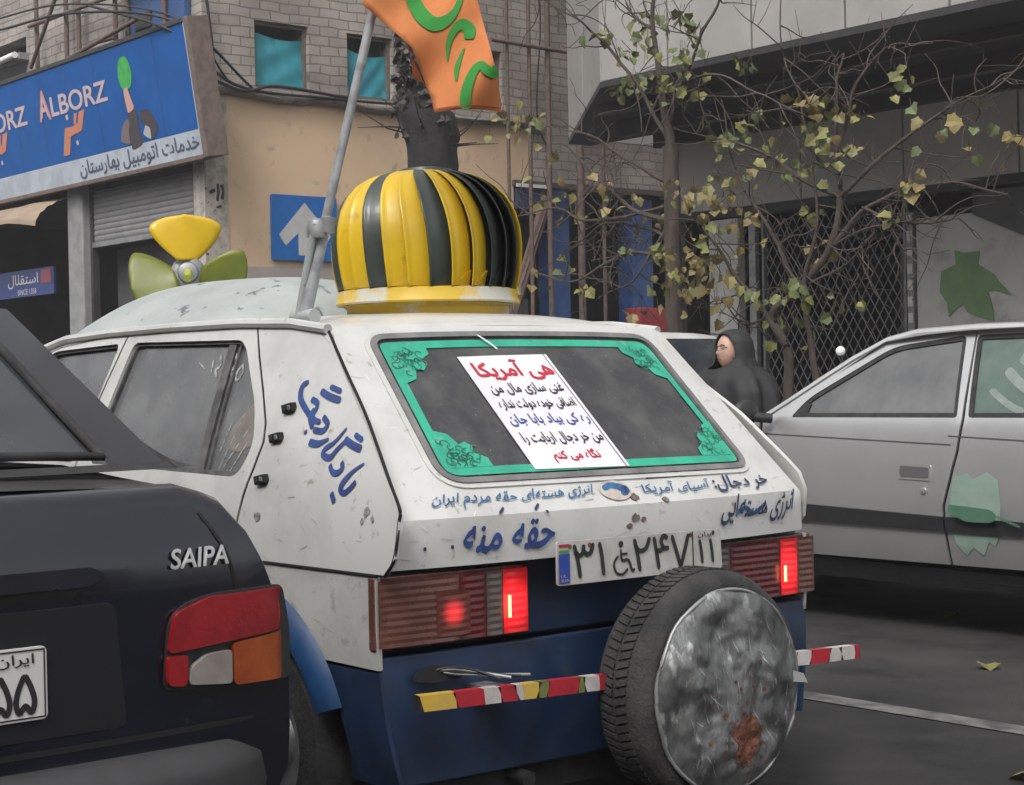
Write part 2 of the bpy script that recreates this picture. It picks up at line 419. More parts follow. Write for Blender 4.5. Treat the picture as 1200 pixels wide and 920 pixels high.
bark_dark = mat('dark_bark', (.013, .0125, .013), (.026, .024, .023), 9, .95, bump=.8, bscale=22)
leaf_a = mat('yellow_green_leaf', (.17, .165, .045), (.12, .125, .038), 5, .6)
leaf_b = mat('ochre_leaf', (.19, .145, .045), (.13, .105, .04), 5, .6)
leaf_c = mat('green_leaf', (.10, .125, .04), (.07, .09, .034), 5, .6)
beige = mat('beige_render', (.58, .42, .275), (.48, .35, .24), 1.1, .9, lo=.38, hi=.7, bump=.15, bscale=25, c3=(.27, .21, .165), s3=4, lo3=.6, hi3=.78)
grey_render = mat('grey_washed_render', (.36, .32, .30), (.30, .26, .24), 1.3, .9, bump=.15, bscale=25)
stain_white = mat('chipped_white_tile', (.40, .37, .33), (.26, .23, .20), 9, .8, c3=(.03, .03, .03), s3=17, lo3=.62, hi3=.66)
brick_x = brick_mat('grey_brick_back', 'x', (.30, .262, .235), (.35, .31, .285), (.19, .168, .152), .30, .125)
brick_y = brick_mat('grey_brick_street', 'y', (.27, .24, .22), (.32, .285, .262), (.18, .16, .148), .30, .125)
tarp = mat('turquoise_tarpaulin', (.035, .27, .33), (.025, .20, .26), 4, .45, .6, bump=.5, bscale=5)
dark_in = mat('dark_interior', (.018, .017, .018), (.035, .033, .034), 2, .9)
shutter_m = mat('grey_shutter', (.21, .205, .205), (.17, .165, .165), 3, .55, .7)
panel_grey = mat('pale_grey_panel', (.30, .285, .27), (.26, .247, .235), 1.5, .5, .65)
panel_grey2 = mat('dull_grey_panel', (.46, .44, .42), (.41, .39, .37), 1.5, .6)
seam_m = mat('dark_seam', (.05, .048, .047), rough=.8)
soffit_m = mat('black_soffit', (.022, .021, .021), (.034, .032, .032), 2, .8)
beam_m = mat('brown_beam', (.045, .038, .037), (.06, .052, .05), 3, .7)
wall_pale = mat('pale_wall', (.42, .42, .40), (.34, .34, .33), 1.6, .8, c3=(.24, .24, .235), s3=2.2, lo3=.55, hi3=.7)
white_trim = mat('white_trim', (.50, .49, .47), (.38, .37, .36), 8, .7)
col_blue = mat('blue_column_paint', (.018, .06, .20), (.03, .09, .25), 5, .5, .7)
sign_blue = mat('sign_blue', (.006, .095, .34), (.005, .07, .26), 1.6, .6, .75, lo=.3, hi=.75, spec=.2)
sign_white = mat('sign_pale', (.42, .46, .52), (.33, .36, .41), 4, .6)
sign_frame = mat('sign_frame_brown', (.17, .125, .105), (.11, .085, .075), 10, .8)
letter_pink = mat('pale_pink_letters', (.55, .42, .42), (.45, .38, .42), 12, .6)
letter_red = mat('salmon_letters', (.60, .22, .16), (.48, .24, .22), 12, .6)
letter_orange = mat('orange_logo', (.55, .20, .11), (.46, .19, .12), 12, .6)
letter_slate = mat('slate_letters', (.07, .085, .13), rough=.6)
bright_green = mat('bright_green_print', (.05, .40, .06), (.03, .28, .08), 9, .6)
traffic_blue = mat('traffic_blue', (.012, .13, .42), (.012, .10, .34), 3, .4)
traffic_white = mat('traffic_white', (.50, .50, .50), (.42, .42, .42), 4, .45)
rust_pole = mat('rusty_pole', (.085, .055, .044), (.13, .092, .075), 12, .85)
wire_m = mat('black_cable', (.012, .012, .013), rough=.6)
red_m = mat('red_board', (.32, .025, .03), (.22, .02, .025), 6, .6)
awning_m = mat('tan_awning', (.30, .22, .155), (.22, .16, .12), 2.5, .8, bump=.3, bscale=6)
grille_m = mat('galvanised_grille', (.22, .22, .225), (.16, .16, .165), 9, .5, metal=.5)
tube_white = mat('white_tube', (.65, .66, .64), rough=.4)
tape_y = mat('yellow_reflector', (.62, .40, .05), (.5, .36, .10), 20, .35)
tape_r = mat('red_reflector', (.42, .02, .035), (.3, .02, .03), 20, .35)
tape_w = mat('white_reflector', (.55, .52, .50), (.42, .38, .36), 20, .4)
tape_g = mat('olive_reflector', (.12, .15, .04), (.2, .2, .06), 20, .4)
reflected_leaf = mat('leaf_reflection_green', (.13, .22, .095), (.10, .18, .08), 5, .6)

# ------------------------------------------------------------------ ground
b = MB(); b.add([(-150, -150, 0), (200, -150, 0), (200, 150, 0), (-150, 150, 0)], [(0, 1, 2, 3)], asphalt)
structure(b.build('road', smooth=0))
b = MB()
b.box((-20, -30, -.05), (13.2, -7.45, .13), concrete); b.box((15.0, -30, -.05), (60, -7.45, .135), concrete)
b.box((-20, -7.447, -.05), (13.2, -7.30, .14), concrete); b.box((15.0, -7.447, -.05), (60, -7.30, .145), concrete)
structure(b.build('pavement', bev=.015, smooth=0))
b = MB()
for k in range(-3, 5):
    x0 = k * 6.0 - .6
    b.add([(x0, -1.95, .004), (x0 + 3.0, -1.95, .004), (x0 + 3.0, -1.83, .004), (x0, -1.83, .004)], [(0, 1, 2, 3)], line_paint)
structure(b.build('road_marking', smooth=0))

# ------------------------------------------------------------------ corner building with the shops
def mx(X):            # a wall facing back down the street: coordinates (y, z)
    return lambda y, z: (X, y, z)
def my(Y):            # a wall along the street: coordinates (x, z)
    return lambda x, z: (x, Y, z)
BX, BY = 16.0, -7.9
cb = thing('corner_building', 'old corner building with tan plastered ground floor and raw grey brick above', 'building', (19, -11, 0))
WIN = [(-8.66, -9.48, 5.08, 5.94), (-10.09, -10.83, 5.07, 5.93), (-12.05, -12.75, 5.1, 5.95), (-15.3, -16.1, 5.3, 6.3)]
SHOP = (-12.93, -17.6, 0, 4.05)
b = MB()
b.panel([(-8.0, .1), (-12.93, .1), (-12.93, 4.05), (-13.3, 4.05), (-13.3, 4.93), (-8.0, 4.93)], mx(BX), beige, (-1, 0, 0), res=.5, thick=.3)
b.build('plastered_wall', cb, smooth=0)
b = MB()
b.panel([(-8.22, .1), (-12.9, .1), (-12.9, 2.95), (-8.22, 2.75)], mx(BX - .004), grey_render, (-1, 0, 0), res=.5, thick=0)
b.build('washed_render_patch', cb, smooth=0)
b = MB()
b.panel([(-7.9, 4.99), (-24, 4.99), (-24, 13), (-7.9, 13)], mx(BX), brick_x, (-1, 0, 0),
        holes=[[(a, c), (bb, c), (bb, d), (a, d)] for a, bb, c, d in WIN], res=.5, thick=.3)
b.panel([(-13.303, 4.05), (-24, 4.05), (-24, 4.986), (-13.303, 4.986)], mx(BX + .003), brick_x, (-1, 0, 0), res=.5, thick=.3)
b.panel([(BX + .31, 4.1), (40, 4.1), (40, 13), (BX + .31, 13)], my(BY), brick_y, (0, 1, 0), res=1, thick=.3,
        holes=[[(21.2, 5.95), (24.5, 5.95), (24.5, 6.5), (21.2, 6.5)]])
b.box((21.1, BY - .34, 5.9), (24.6, BY - .31, 6.55), dark_in)
b.build('brick_wall', cb, smooth=0)
b = MB()
def ledge_fn(u, v):
    y = -7.85 - 5.6 * u; k = v * 2 * pi
    return (BX - .04 + .09 * cos(k) + .02 * sin(u * 31), y, 4.96 + .05 * sin(k) + .02 * sin(u * 23) - .03 * u)
b.grid(ledge_fn, 60, 10, mat('grimy_ledge', (.13, .11, .095), (.22, .19, .165), 6, .9, bump=.5, bscale=20)); b.build('ledge', cb, smooth=60)
b = MB(); b.box((BX - .015, -8.22, .1), (BX - .001, -7.905, 4.9), stain_white)
b.box((BX - .012, BY + .001, .1), (BX + .28, BY + .012, 4.08), stain_white); b.build('tiled_corner_strip', cb)
b = MB()
m1 = lambda u, v: (BX - .018, -7.93 - u, v)
b.stroke([(.02, 3.68), (.10, 3.72)], .05, m1, plate_k); b.stroke([(.14, 3.80), (.145, 3.70), (.13, 3.58)], .04, m1, plate_k)
b.stroke([(.19, 3.79), (.215, 3.72), (.20, 3.60)], [.05, .03, .05], m1, plate_k); b.stroke([(.12, 3.5), (.19, 3.52)], .03, m1, plate_k)
b.build('painted_mark', cb, smooth=0)
for i, (a, bb, c, d) in enumerate(WIN):
    f = MB(); t = .045
    for (p, q) in (((a, c), (bb, c + t)), ((a, d - t), (bb, d)), ((a, c + t), (a - t, d - t)), ((bb + t, c + t), (bb, d - t))):
        f.box((BX + .06, min(p[0], q[0]), p[1]), (BX + .12, max(p[0], q[0]), q[1]), mat('window_timber', (.10, .085, .075), (.14, .12, .10), 20, .8) if 'window_timber' not in MATS else MATS['window_timber'])
    f.box((BX + .29, bb - .02, c - .02), (BX + .31, a + .02, d + .02), dark_in)
    fo = f.build('window', cb)
    if i < 2:
        tb = MB(); top = d - (.17 if i == 0 else .23)
        def tf(u, v, a=a, bb=bb, c=c, top=top, i=i):
            y = a - .03 + (bb - a + .06) * u; sag = .05 * sin(pi * u) * (v ** 2)
            z = c + .03 + (top - c - .03 - sag + .04 * (1 - u) * v) * v
            return (BX + .10 + .020 * sin(5 * u + 3 * v + i) + .007 * sin(11 * v - 7 * u * (1 + i)) + .004 * sin(26 * u * v + 9 * u), y, z)
        tb.grid(tf, 26, 26, tarp); tb.build('tarpaulin', fo, smooth=180)
# shop opening with blue columns, under the lintel
b = MB()
b.box((BX - .06, -17.6, 4.052), (BX - .003, -12.9, 4.13), mat('soot_lintel', (.06, .052, .048), (.10, .085, .075), 5, .8))
b.box((BX - .09, -13.55, 4.03), (BX - .062, -12.93, 4.08), tube_white); b.build('lintel', cb)
b = MB()
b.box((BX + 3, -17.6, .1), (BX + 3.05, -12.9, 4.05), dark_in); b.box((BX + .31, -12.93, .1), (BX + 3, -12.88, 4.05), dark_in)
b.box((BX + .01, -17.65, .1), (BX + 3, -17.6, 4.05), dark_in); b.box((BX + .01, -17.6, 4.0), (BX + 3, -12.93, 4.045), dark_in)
b.box((BX + .4, -13.5, .13), (BX + 1.1, -12.95, 2.45), mat('stacked_cartons', (.13, .125, .12), (.2, .19, .18), 3, .8)); b.build('shop_recess', cb)
for (y0, y1, x0) in ((-13.69, -14.02, BX + .03), (-15.3, -15.72, BX + .03), (-12.95, -13.12, BX + .2)):
    b = MB(); b.box((x0, y1, .1), (x0 + .35, y0, 4.0), col_blue); b.build('column', cb, bev=.02)
b = MB(); b.box((BX - .05, -13.9, 3.72), (BX - .003, -12.95, 4.02), mat('shop_fascia_blue', (.02, .045, .13), (.02, .03, .07), 3, .6)); b.build('fascia', cb)
b = MB(); b.tube([(BX - .05, -13.5, 3.9), (BX - .1, -12.75, 2.1), (BX - .25, -12.45, .14)], .09, mat('brown_timber', (.13, .085, .075), (.09, .06, .055), 8, .8), n=8)
tag(b.build('leaning_timber'), 'brown timber plank leaning across the dark shop entrance', 'plank')
b = MB(); b.box((BX - .5, -15.75, .14), (BX - .2, -14.9, 2.3), red_m); tag(b.build('red_cabinet', bev=.02), 'red cabinet standing before the blue columns of the shop', 'cabinet')
# street front below the sign
b = MB()
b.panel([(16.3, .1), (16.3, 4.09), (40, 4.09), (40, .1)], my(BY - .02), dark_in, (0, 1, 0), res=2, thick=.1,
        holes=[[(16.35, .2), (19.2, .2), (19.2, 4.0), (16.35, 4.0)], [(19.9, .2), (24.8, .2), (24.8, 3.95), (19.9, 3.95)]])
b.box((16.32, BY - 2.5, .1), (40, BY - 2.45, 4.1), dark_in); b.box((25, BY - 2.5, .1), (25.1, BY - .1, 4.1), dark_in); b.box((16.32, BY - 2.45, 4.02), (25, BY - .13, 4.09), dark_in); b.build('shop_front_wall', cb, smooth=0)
b = MB(); b.box((19.27, BY - .1, .1), (19.74, BY + .10, 4.09), mat('pale_pillar', (.26, .26, .26), (.19, .19, .19), 6, .7)); b.build('pillar', cb, bev=.03)
def roller(x0, x1, z0, z1, Y):
    b = MB(); n = int((z1 - z0) / .075)
    def fn(u, v):
        k = v * n
        return (x0 + (x1 - x0) * u, Y + .012 * abs(sin(pi * k)) ** .6, z0 + (z1 - z0) * v)
    b.grid(fn, 1, n * 5, shutter_m); return b
b = roller(16.33, 19.22, 3.30, 4.06, BY - .06); b.box((16.33, BY - .08, 3.22), (19.22, BY - .02, 3.29), steel); b.build('roller_shutter', cb, smooth=50)
b = MB()
for k in range(6): b.box((16.35 + k * .48, BY - .42, .14), (16.35 + k * .48 + .465, BY - .40, 3.2), mat('shop_shutter_dark', (.055, .055, .06), (.075, .073, .075), 4, .6) if not k else MATS['shop_shutter_dark'])
b.build('folding_door', cb)
b = MB()
def aw(u, v):
    x = 19.76 + 4.5 * u
    return (x, BY + .05 + .55 * sin(v * 1.5) + .03 * sin(x * 5), 3.97 - .40 * v ** 1.4 - .10 * sin(x * 1.4 + .5) * v + .012 * sin(30 * v))
b.grid(aw, 40, 16, awning_m); b.build('awning', cb, smooth=180)
# small blue shop plate hanging in the opening
t = thing('blue_shop_plate', 'small blue plate with white lettering and a red square, in the open shop doorway', 'sign', (21.6, BY - .1, 2.87))
b = MB(); b.box((20.6, BY - .12, 2.66), (22.9, BY - .08, 3.06), mat('plate_indigo', (.03, .06, .24), (.025, .045, .18), 5, .5)); b.build('board', t)
b = MB(); m1 = lambda u, v: (22.85 - u, BY - .076, v)
b.text('استقلال', m1, .65, 1.72, 2.80, 3.0, tube_white, .01); b.text('SINCE 1358', m1, 1.0, 1.65, 2.69, 2.77, tube_white); b.build('lettering', t, smooth=0)
b = MB(); b.box((20.68, BY - .079, 2.83), (21.02, BY - .072, 3.03), mat('plate_red', (.35, .08, .10), rough=.5)); b.build('emblem', t)

# the big tilted shop sign
t = thing('shop_sign', 'long blue shop sign board leaning over the pavement, pale strip with Persian lettering below', 'sign', (19, BY + .3, 4.1))
SX0, SX1, SZ0, SZ1 = 15.42, 26.0, 4.06, 5.70
def sgn(x, z, o=0.0):
    k = (z - SZ0) / (SZ1 - SZ0)
    return (x - .02 * k, BY + .28 + .26 * k + o, z)
def sgm(o): return lambda u, v: sgn(SX0 - 0 + u if False else 26.0 - u, v, o)
b = MB(); b.panel([(SX0 + .1, 4.40), (SX1, 4.40), (SX1, SZ1 - .03), (SX0 + .1, SZ1 - .03)], lambda x, z: sgn(x, z), sign_blue, (0, 1, 0), res=.5, thick=.2)
b.build('blue_panel', t, smooth=0)
b = MB()
for x in [SX0 + .1 + .84 * k for k in range(1, 13)]:
    b.panel([(x, 4.41), (x + .018, 4.41), (x + .018, SZ1 - .04), (x, SZ1 - .04)], lambda x, z: sgn(x, z, .003), mat('sign_seam', (.012, .06, .2), rough=.7) if 'sign_seam' not in MATS else MATS['sign_seam'], (0, 1, 0), res=.8, thick=0)
b.build('panel_seam', t, smooth=0)
b = MB(); b.panel([(SX0 + .1, SZ0 + .03), (SX1, SZ0 + .03), (SX1, 4.396), (SX0 + .1, 4.396)], lambda x, z: sgn(x, z), sign_white, (0, 1, 0), res=.5, thick=.2); b.build('pale_strip', t, smooth=0)
b = MB()
b.panel([(SX0 - .04, SZ0 - .02), (SX0 + .07, SZ0 - .02), (SX0 + .07, SZ1 + .02), (SX0 - .04, SZ1 + .02)], lambda x, z: sgn(x, z, .03), sign_frame, (0, 1, 0), res=.5, thick=.30)
b.panel([(SX0 + .07, SZ0 - .03), (SX1, SZ0 - .03), (SX1, SZ0 + .028), (SX0 + .07, SZ0 + .028)], lambda x, z: sgn(x, z, .02), sign_frame, (0, 1, 0), res=.8, thick=.26)
b.panel([(SX0 + .07, SZ1 - .028), (SX1, SZ1 - .028), (SX1, SZ1 + .03), (SX0 + .07, SZ1 + .03)], lambda x, z: sgn(x, z, .02), seam_m, (0, 1, 0), res=.8, thick=.26)
b.panel([(SX0 + .07, SZ0 + .03), (SX0 + .12, SZ0 + .03), (SX0 + .12, SZ1 - .03), (SX0 + .07, SZ1 - .03)], lambda x, z: sgn(x, z, .008), sign_white, (0, 1, 0), res=.5, thick=0)
b.build('frame', t, bev=.008)
b = MB(); m1 = sgm(.006); m2 = sgm(.008)
for off in (0, -2.5, -5.0):
    u = 6.18 + off
    b.text('A', m1, u, u + .36, 5.02, 5.42, letter_red, .015); b.text('A', m2, u + .05, u + .31, 5.05, 5.34, letter_pink, .0)
    b.text('LBORZ', m1, u + .40, u + 2.08, 5.04, 5.30, letter_pink, .02)
    for q in ([(.55, 4.48), (.75, 4.48), (.92, 4.84), (.72, 4.84)], [(.80, 4.70), (1.18, 4.76), (1.22, 4.88), (.84, 4.82)], [(1.04, 4.72), (1.22, 4.76), (1.38, 5.02), (1.20, 5.0)], [(1.0, 4.86), (1.08, 4.86), (1.14, 5.0), (1.06, 5.0)]):
        b.panel([(u + x, z) for x, z in q], m1 if q[0][0] != .80 else m2, letter_orange, (0, 1, 0), res=.3, thick=0)
    b.stroke([(u + .80, 4.97), (u + .87, 4.98)], .07, m1, letter_pink); b.stroke([(u + 1.0, 4.60), (u + 1.06, 4.62)], .06, m1, letter_pink)
b.text('خدمات اتومبیل بهارستان', m1, 7.15, 10.42, 4.12, 4.36, letter_slate, .012)
b.text('تلفن', m1, 3.6, 4.25, 4.12, 4.32, letter_slate, .012)
b.build('lettering', t, smooth=0)
b = MB(); u = 8.82
b.panel(rpoly([(u - .13, 5.10), (u + .12, 5.10), (u + .2, 5.3), (u + .1, 5.52), (u - .12, 5.5), (u - .2, 5.28)], .09), m1, bright_green, (0, 1, 0), res=.1, thick=0)
b.stroke([(u + .03, 4.82), (u - .02, 5.0), (u - .04, 5.12)], [.2, .15, .11], m2, mat('printed_skin', (.55, .30, .24), rough=.6))
b.stroke([(u + .06, 4.36), (u + .03, 4.55), (u + .05, 4.84)], [.34, .28, .22], m1, mat('printed_sleeve', (.05, .04, .045), rough=.6))
b.stroke([(u + .55, 4.45), (u + .42, 4.66), (u + .22, 4.74)], [.28, .26, .1], m1, MATS['printed_sleeve'])
b.stroke([(u + .34, 4.45), (u + .40, 4.58)], [.22, .12], m2, mat('printed_grey', (.38, .38, .38), rough=.6))
b.stroke([(u - .25, 4.44), (u - .2, 4.6), (u - .08, 4.72)], [.26, .2, .08], m2, mat('printed_brown', (.16, .12, .12), rough=.6))
b.build('printed_picture', t, smooth=0)

# one-way arrow sign on the plastered wall
t = thing('arrow_sign', 'square blue traffic sign with a white upward arrow on the tan wall', 'traffic sign', (BX - .05, -9.33, 3.27))
b = MB(); b.panel(rpoly([(-8.83, 2.86), (-9.84, 2.86), (-9.84, 3.71), (-8.83, 3.71)], .03), mx(BX - .05), traffic_blue, (-1, 0, 0), res=.3, thick=.03); b.build('plate', t, bev=.004)
b = MB(); c = -9.335
b.panel([(c + .105, 2.93), (c + .105, 3.22), (c + .30, 3.05), (c + .40, 3.19), (c, 3.62), (c - .40, 3.19), (c - .30, 3.05), (c - .105, 3.22), (c - .105, 2.93)], mx(BX - .054), traffic_white, (-1, 0, 0), res=.2, thick=0)
b.build('arrow', t, smooth=0)
b = MB()
for z in (3.0, 3.58): b = MB(); b.box((BX - .05, c - .02, z), (BX - .001, c + .02, z + .04), steel); b.build('bracket', t)

# scaffolds
t = thing('scaffold', 'rusty pole scaffold against the brick wall above the blue sign', 'scaffold', (18.5, BY + .6, 4))
for x in (20.51, 19.55, 19.13, 18.07, 17.70, 16.70):
    b = MB(); b.tube([(x + random.uniform(-.05, .05), BY + .14, 4.2), (x, BY + .16, 10)], .035, rust_pole); b.build('pole', t, smooth=60)
for (p, q) in (((20.6, BY + .22, 6.52), (15.8, BY + .22, 6.45)), ((18.6, BY + .22, 5.95), (17.9, BY + .22, 5.92)), ((20.6, BY + .24, 5.72), (17.2, BY + .24, 6.05)), ((19.2, BY + .25, 7.2), (20.5, BY + .25, 5.9))):
    b = MB(); b.tube([p, q], .03, rust_pole); b.build('ledger', t, smooth=60)
t = thing('scaffold', 'rusty pole scaffold before the brick wall behind the flag, beside the dark canopy', 'scaffold', (BX - .4, -13.5, 4))
for y, r in ((-12.5, .025), (-12.9, .03), (-13.25, .04), (-13.85, .055), (-14.3, .03)):
    b = MB(); b.tube([(BX - .4, y, 0.14), (BX - .4, y - .05, 10)], r, rust_pole); b.build('pole', t, smooth=60)
for z, y0, y1 in ((5.95, -12.2, -14.5), (7.2, -12.2, -14.5)):
    b = MB(); b.tube([(BX - .45, y0, z + .05), (BX - .45, y1, z)], .03, rust_pole); b.build('ledger', t, smooth=60)
# blue painted hoarding and tube lamp on the upper wall, cables
b = MB(); b.box((16.25, BY + .02, 5.5), (17.85, BY + .10, 8), mat('hoarding_blue', (.025, .075, .21), (.03, .06, .14), 4, .7)); b.box((16.3, BY + .11, 6.6), (17.3, BY + .16, 6.75), mat('hoarding_brown', (.2, .09, .05), rough=.8))
b.box((17.1, BY + .105, 5.95), (17.55, BY + .13, 6.15), dark_in); tag(b.build('blue_hoarding'), 'blue painted sheet fixed to the brick wall above the right end of the shop sign', 'hoarding')
b = MB(); b.tube([(23.0, BY + .2, 6.15), (21.15, BY + .2, 6.20)], .05, tube_white); b.box((21.1, BY + .0, 6.14), (23.1, BY + .15, 6.24), steel)
tag(b.build('tube_lamp', smooth=60), 'white tube lamp on the brick wall at the upper left', 'lamp')
def cable(pts, r, label):
    b = MB(); b.tube(catmull([V(p) for p in pts], 8), r, wire_m, n=6); return tag(b.build('cable', smooth=180), label, 'cable', 'loose cables on the corner building')
LBL = 'loose black cable slung across the corner of the brick building'
cable([(20.5, BY + .7, 6.4), (17.8, BY + .85, 6.15), (15.9, BY + .4, 5.75), (BX - .1, -8.6, 5.0)], .018, LBL)
cable([(21, BY + .7, 6.6), (18, BY + .85, 6.3), (15.9, BY + .4, 5.8), (BX - .1, -8.2, 5.1)], .014, LBL)
cable([(17.5, BY + .8, 6.2), (15.8, BY + .5, 5.6), (BX - .12, -8.3, 5.05), (BX - .15, -9.8, 5.0), (BX - .12, -11.5, 5.04)], .02, LBL)
cable([(BX - .12, -7.9, 5.1), (BX - .16, -8.4, 4.98), (BX - .16, -8.9, 5.08), (BX - .14, -10, 5.03)], .022, LBL)
cable([(BX - .1, -7.9, 6.2), (BX - .1, -7.98, 5.6), (BX - .12, -8.0, 5.02)], .02, LBL)
cable([(BX - .1, -8.0, 6.45), (BX - .2, -9.2, 6.3), (BX - .1, -10.9, 6.6), (BX - .1, -12, 6.9)], .01, LBL)
cable([(BX - .3, -13.1, 8), (BX - .35, -13.2, 6.5), (BX - .3, -13.15, 5.0), (BX - .3, -13.5, 4.4)], .012, LBL)

# ------------------------------------------------------------------ commercial building on the right
rb = thing('commercial_building', 'pale panelled commercial building whose upper floor overhangs the pavement on a black soffit', 'building', (8, -12, 0))
FY, OY, SO = -11.2, -8.55, 4.10
CH0, CH1 = (9.35, OY), (12.55, -10.95)
def chm(u, v):            # chamfered corner
    L = sqrt((CH1[0] - CH0[0]) ** 2 + (CH1[1] - CH0[1]) ** 2); k = u / L
    return (CH0[0] + (CH1[0] - CH0[0]) * k, CH0[1] + (CH1[1] - CH0[1]) * k, v)
b = MB()
xs = [CH0[0] - .01, 8.41, 7.34, 6.27, 5.20, 4.13, 3.06, 2.0, .9, -.2, -1.3, -2.4]
for x0, x1 in zip(xs, xs[1:]):
    b.panel([(x0 - .012, SO + .06), (x1 + .012, SO + .06), (x1 + .012, 17), (x0 - .012, 17)], my(OY), panel_grey, (0, 1, 0), res=2, thick=.05)
b.panel([(.02, SO + .06), (1.95, SO + .06), (1.95, 17), (.02, 17)], chm, panel_grey, (.5, .8, 0), res=2, thick=.05)
b.panel([(1.98, SO + .06), (3.98, SO + .06), (3.98, 17), (1.98, 17)], chm, panel_grey, (.5, .8, 0), res=2, thick=.05)
b.build('upper_cladding', rb, bev=.006)
b = MB(); b.box((-2.4, OY - .3, SO + .062), (CH0[0] - .02, OY - .054, 17), seam_m)
b.add([(CH0[0], CH0[1] - .07, SO + .062), (CH1[0] - .05, CH1[1] - .07, SO + .062), (CH1[0] - .05, CH1[1] - .07, 17), (CH0[0], CH0[1] - .07, 17)], [(0, 1, 2, 3)], seam_m)
b.box((CH1[0] - .1, -20, SO + .062), (CH1[0], CH1[1] - .08, 17), panel_grey2); b.build('upper_backing', rb, smooth=0)
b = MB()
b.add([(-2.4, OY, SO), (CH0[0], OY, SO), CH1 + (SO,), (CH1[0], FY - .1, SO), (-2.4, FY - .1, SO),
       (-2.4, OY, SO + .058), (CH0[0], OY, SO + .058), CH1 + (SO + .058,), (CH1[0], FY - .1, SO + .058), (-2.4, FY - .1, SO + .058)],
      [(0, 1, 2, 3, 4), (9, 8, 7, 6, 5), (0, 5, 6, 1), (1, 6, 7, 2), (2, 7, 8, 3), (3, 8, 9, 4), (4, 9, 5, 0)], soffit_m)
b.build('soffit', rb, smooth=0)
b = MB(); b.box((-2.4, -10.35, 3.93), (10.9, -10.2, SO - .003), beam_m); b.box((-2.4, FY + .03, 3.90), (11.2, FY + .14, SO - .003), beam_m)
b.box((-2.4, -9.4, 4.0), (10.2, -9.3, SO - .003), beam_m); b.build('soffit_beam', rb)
b = MB()
xs = [11.0, 9.1, 7.74, 6.38, 5.0, 3.65, 2.3, .9, -.5, -2.4]
for x0, x1 in zip(xs, xs[1:]): b.panel([(x0 - .01, 3.12), (x1 + .01, 3.12), (x1 + .01, 4.0), (x0 - .01, 4.0)], my(FY), panel_grey2, (0, 1, 0), res=2, thick=.06)
b.build('fascia_panel', rb, bev=.005)
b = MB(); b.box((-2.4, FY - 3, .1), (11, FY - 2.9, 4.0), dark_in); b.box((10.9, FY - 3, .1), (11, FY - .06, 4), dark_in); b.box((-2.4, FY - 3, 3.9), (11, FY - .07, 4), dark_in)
b.box((-2.4, FY - .25, 3.02), (11, FY - .01, 3.115), seam_m); b.build('shop_recess', rb, smooth=0)
b = MB(); b.box((10.05, FY - .14, .1), (10.5, FY - .02, 3.0), white_trim); b.box((9.80, FY - .10, .1), (9.90, FY - .03, 3.0), steel); b.build('door_jamb', rb, bev=.01)
# expanding lattice grille
b = MB(); x0, x1, z0, z1 = 7.82, 9.72, .16, 2.95; st = .145
for s in (1, -1):
    k = -30
    while k < 50:
        a = x0 + k * st * .8
        P = []
        for (zz) in (z0, z1):
            P.append((a + s * (zz - z0) * .62 if s > 0 else a + (zz - z0) * -.62, zz))
        (xa, za), (xb, zb) = P
        def clip(xa, za, xb, zb):
            t0, t1 = 0, 1; dx = xb - xa
            for lim, sg in ((x0, 1), (x1, -1)):
                if dx == 0: continue
                t = (lim - xa) / dx
                if dx * sg > 0: t0 = max(t0, t)
                else: t1 = min(t1, t)
            return (t0, t1) if t1 - t0 > .01 else None
        c = clip(xa, za, xb, zb)
        if c:
            p = (xa + (xb - xa) * c[0], za + (zb - za) * c[0]); q = (xa + (xb - xa) * c[1], za + (zb - za) * c[1])
            b.tube([(p[0], FY - .12 + s * .008, p[1]), (q[0], FY - .12 + s * .008, q[1])], .0065, grille_m, n=5)
        k += 1
b.box((x0 - .03, FY - .14, .14), (x0, FY - .08, 3.0), grille_m); b.box((x1, FY - .14, .14), (x1 + .03, FY - .08, 3.0), grille_m)
b.build('lattice_grille', rb, smooth=0)
b = MB(); b.box((7.62, FY - .10, .1), (7.70, FY + .02, 2.85), grille_m)
for k in range(16): b.box((7.63, FY + .022, .25 + k * .165), (7.69, FY + .03, .35 + k * .165), white_trim)
b.build('door_post', rb)
b = MB(); b.box((-2.4, FY - .10, .1), (7.60, FY - .01, 2.78), wall_pale); b.box((7.9, FY - .9, .1), (8.35, FY - .7, 2.6), mat('shop_partition', (.10, .10, .10), rough=.8)); b.build('shop_wall', rb)
b = MB(); b.panel([(6.9, 2.76), (5.6, 2.2), (3.0, 2.2), (3.0, 2.98), (6.9, 2.98)], my(FY + .02), mat('dark_panel', (.05, .05, .055), (.075, .075, .078), 3, .7), (0, 1, 0), res=.5, thick=.04); b.build('slanted_panel', rb)  # dark panel with a slanted lower edge at the wall top
# leaf-shaped windscreen reflection, painted flat on the pale wall
t = thing('leaf_reflection', 'green leaf-shaped windscreen reflection painted flat on the pale shop wall above the silver car', 'poster', (6.9, FY, 2.0))
b = MB()
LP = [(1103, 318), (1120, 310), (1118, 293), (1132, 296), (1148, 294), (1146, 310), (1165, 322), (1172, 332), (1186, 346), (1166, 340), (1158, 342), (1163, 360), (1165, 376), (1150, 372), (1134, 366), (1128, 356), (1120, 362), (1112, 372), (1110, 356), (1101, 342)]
b.panel([((lambda p: (p.x, p.z))(at(px, py, 1, FY + .004))) for px, py in LP], my(FY + .004), reflected_leaf, (0, 1, 0), res=.12, thick=.006)
b.build('reflected_leaf', t, smooth=0)

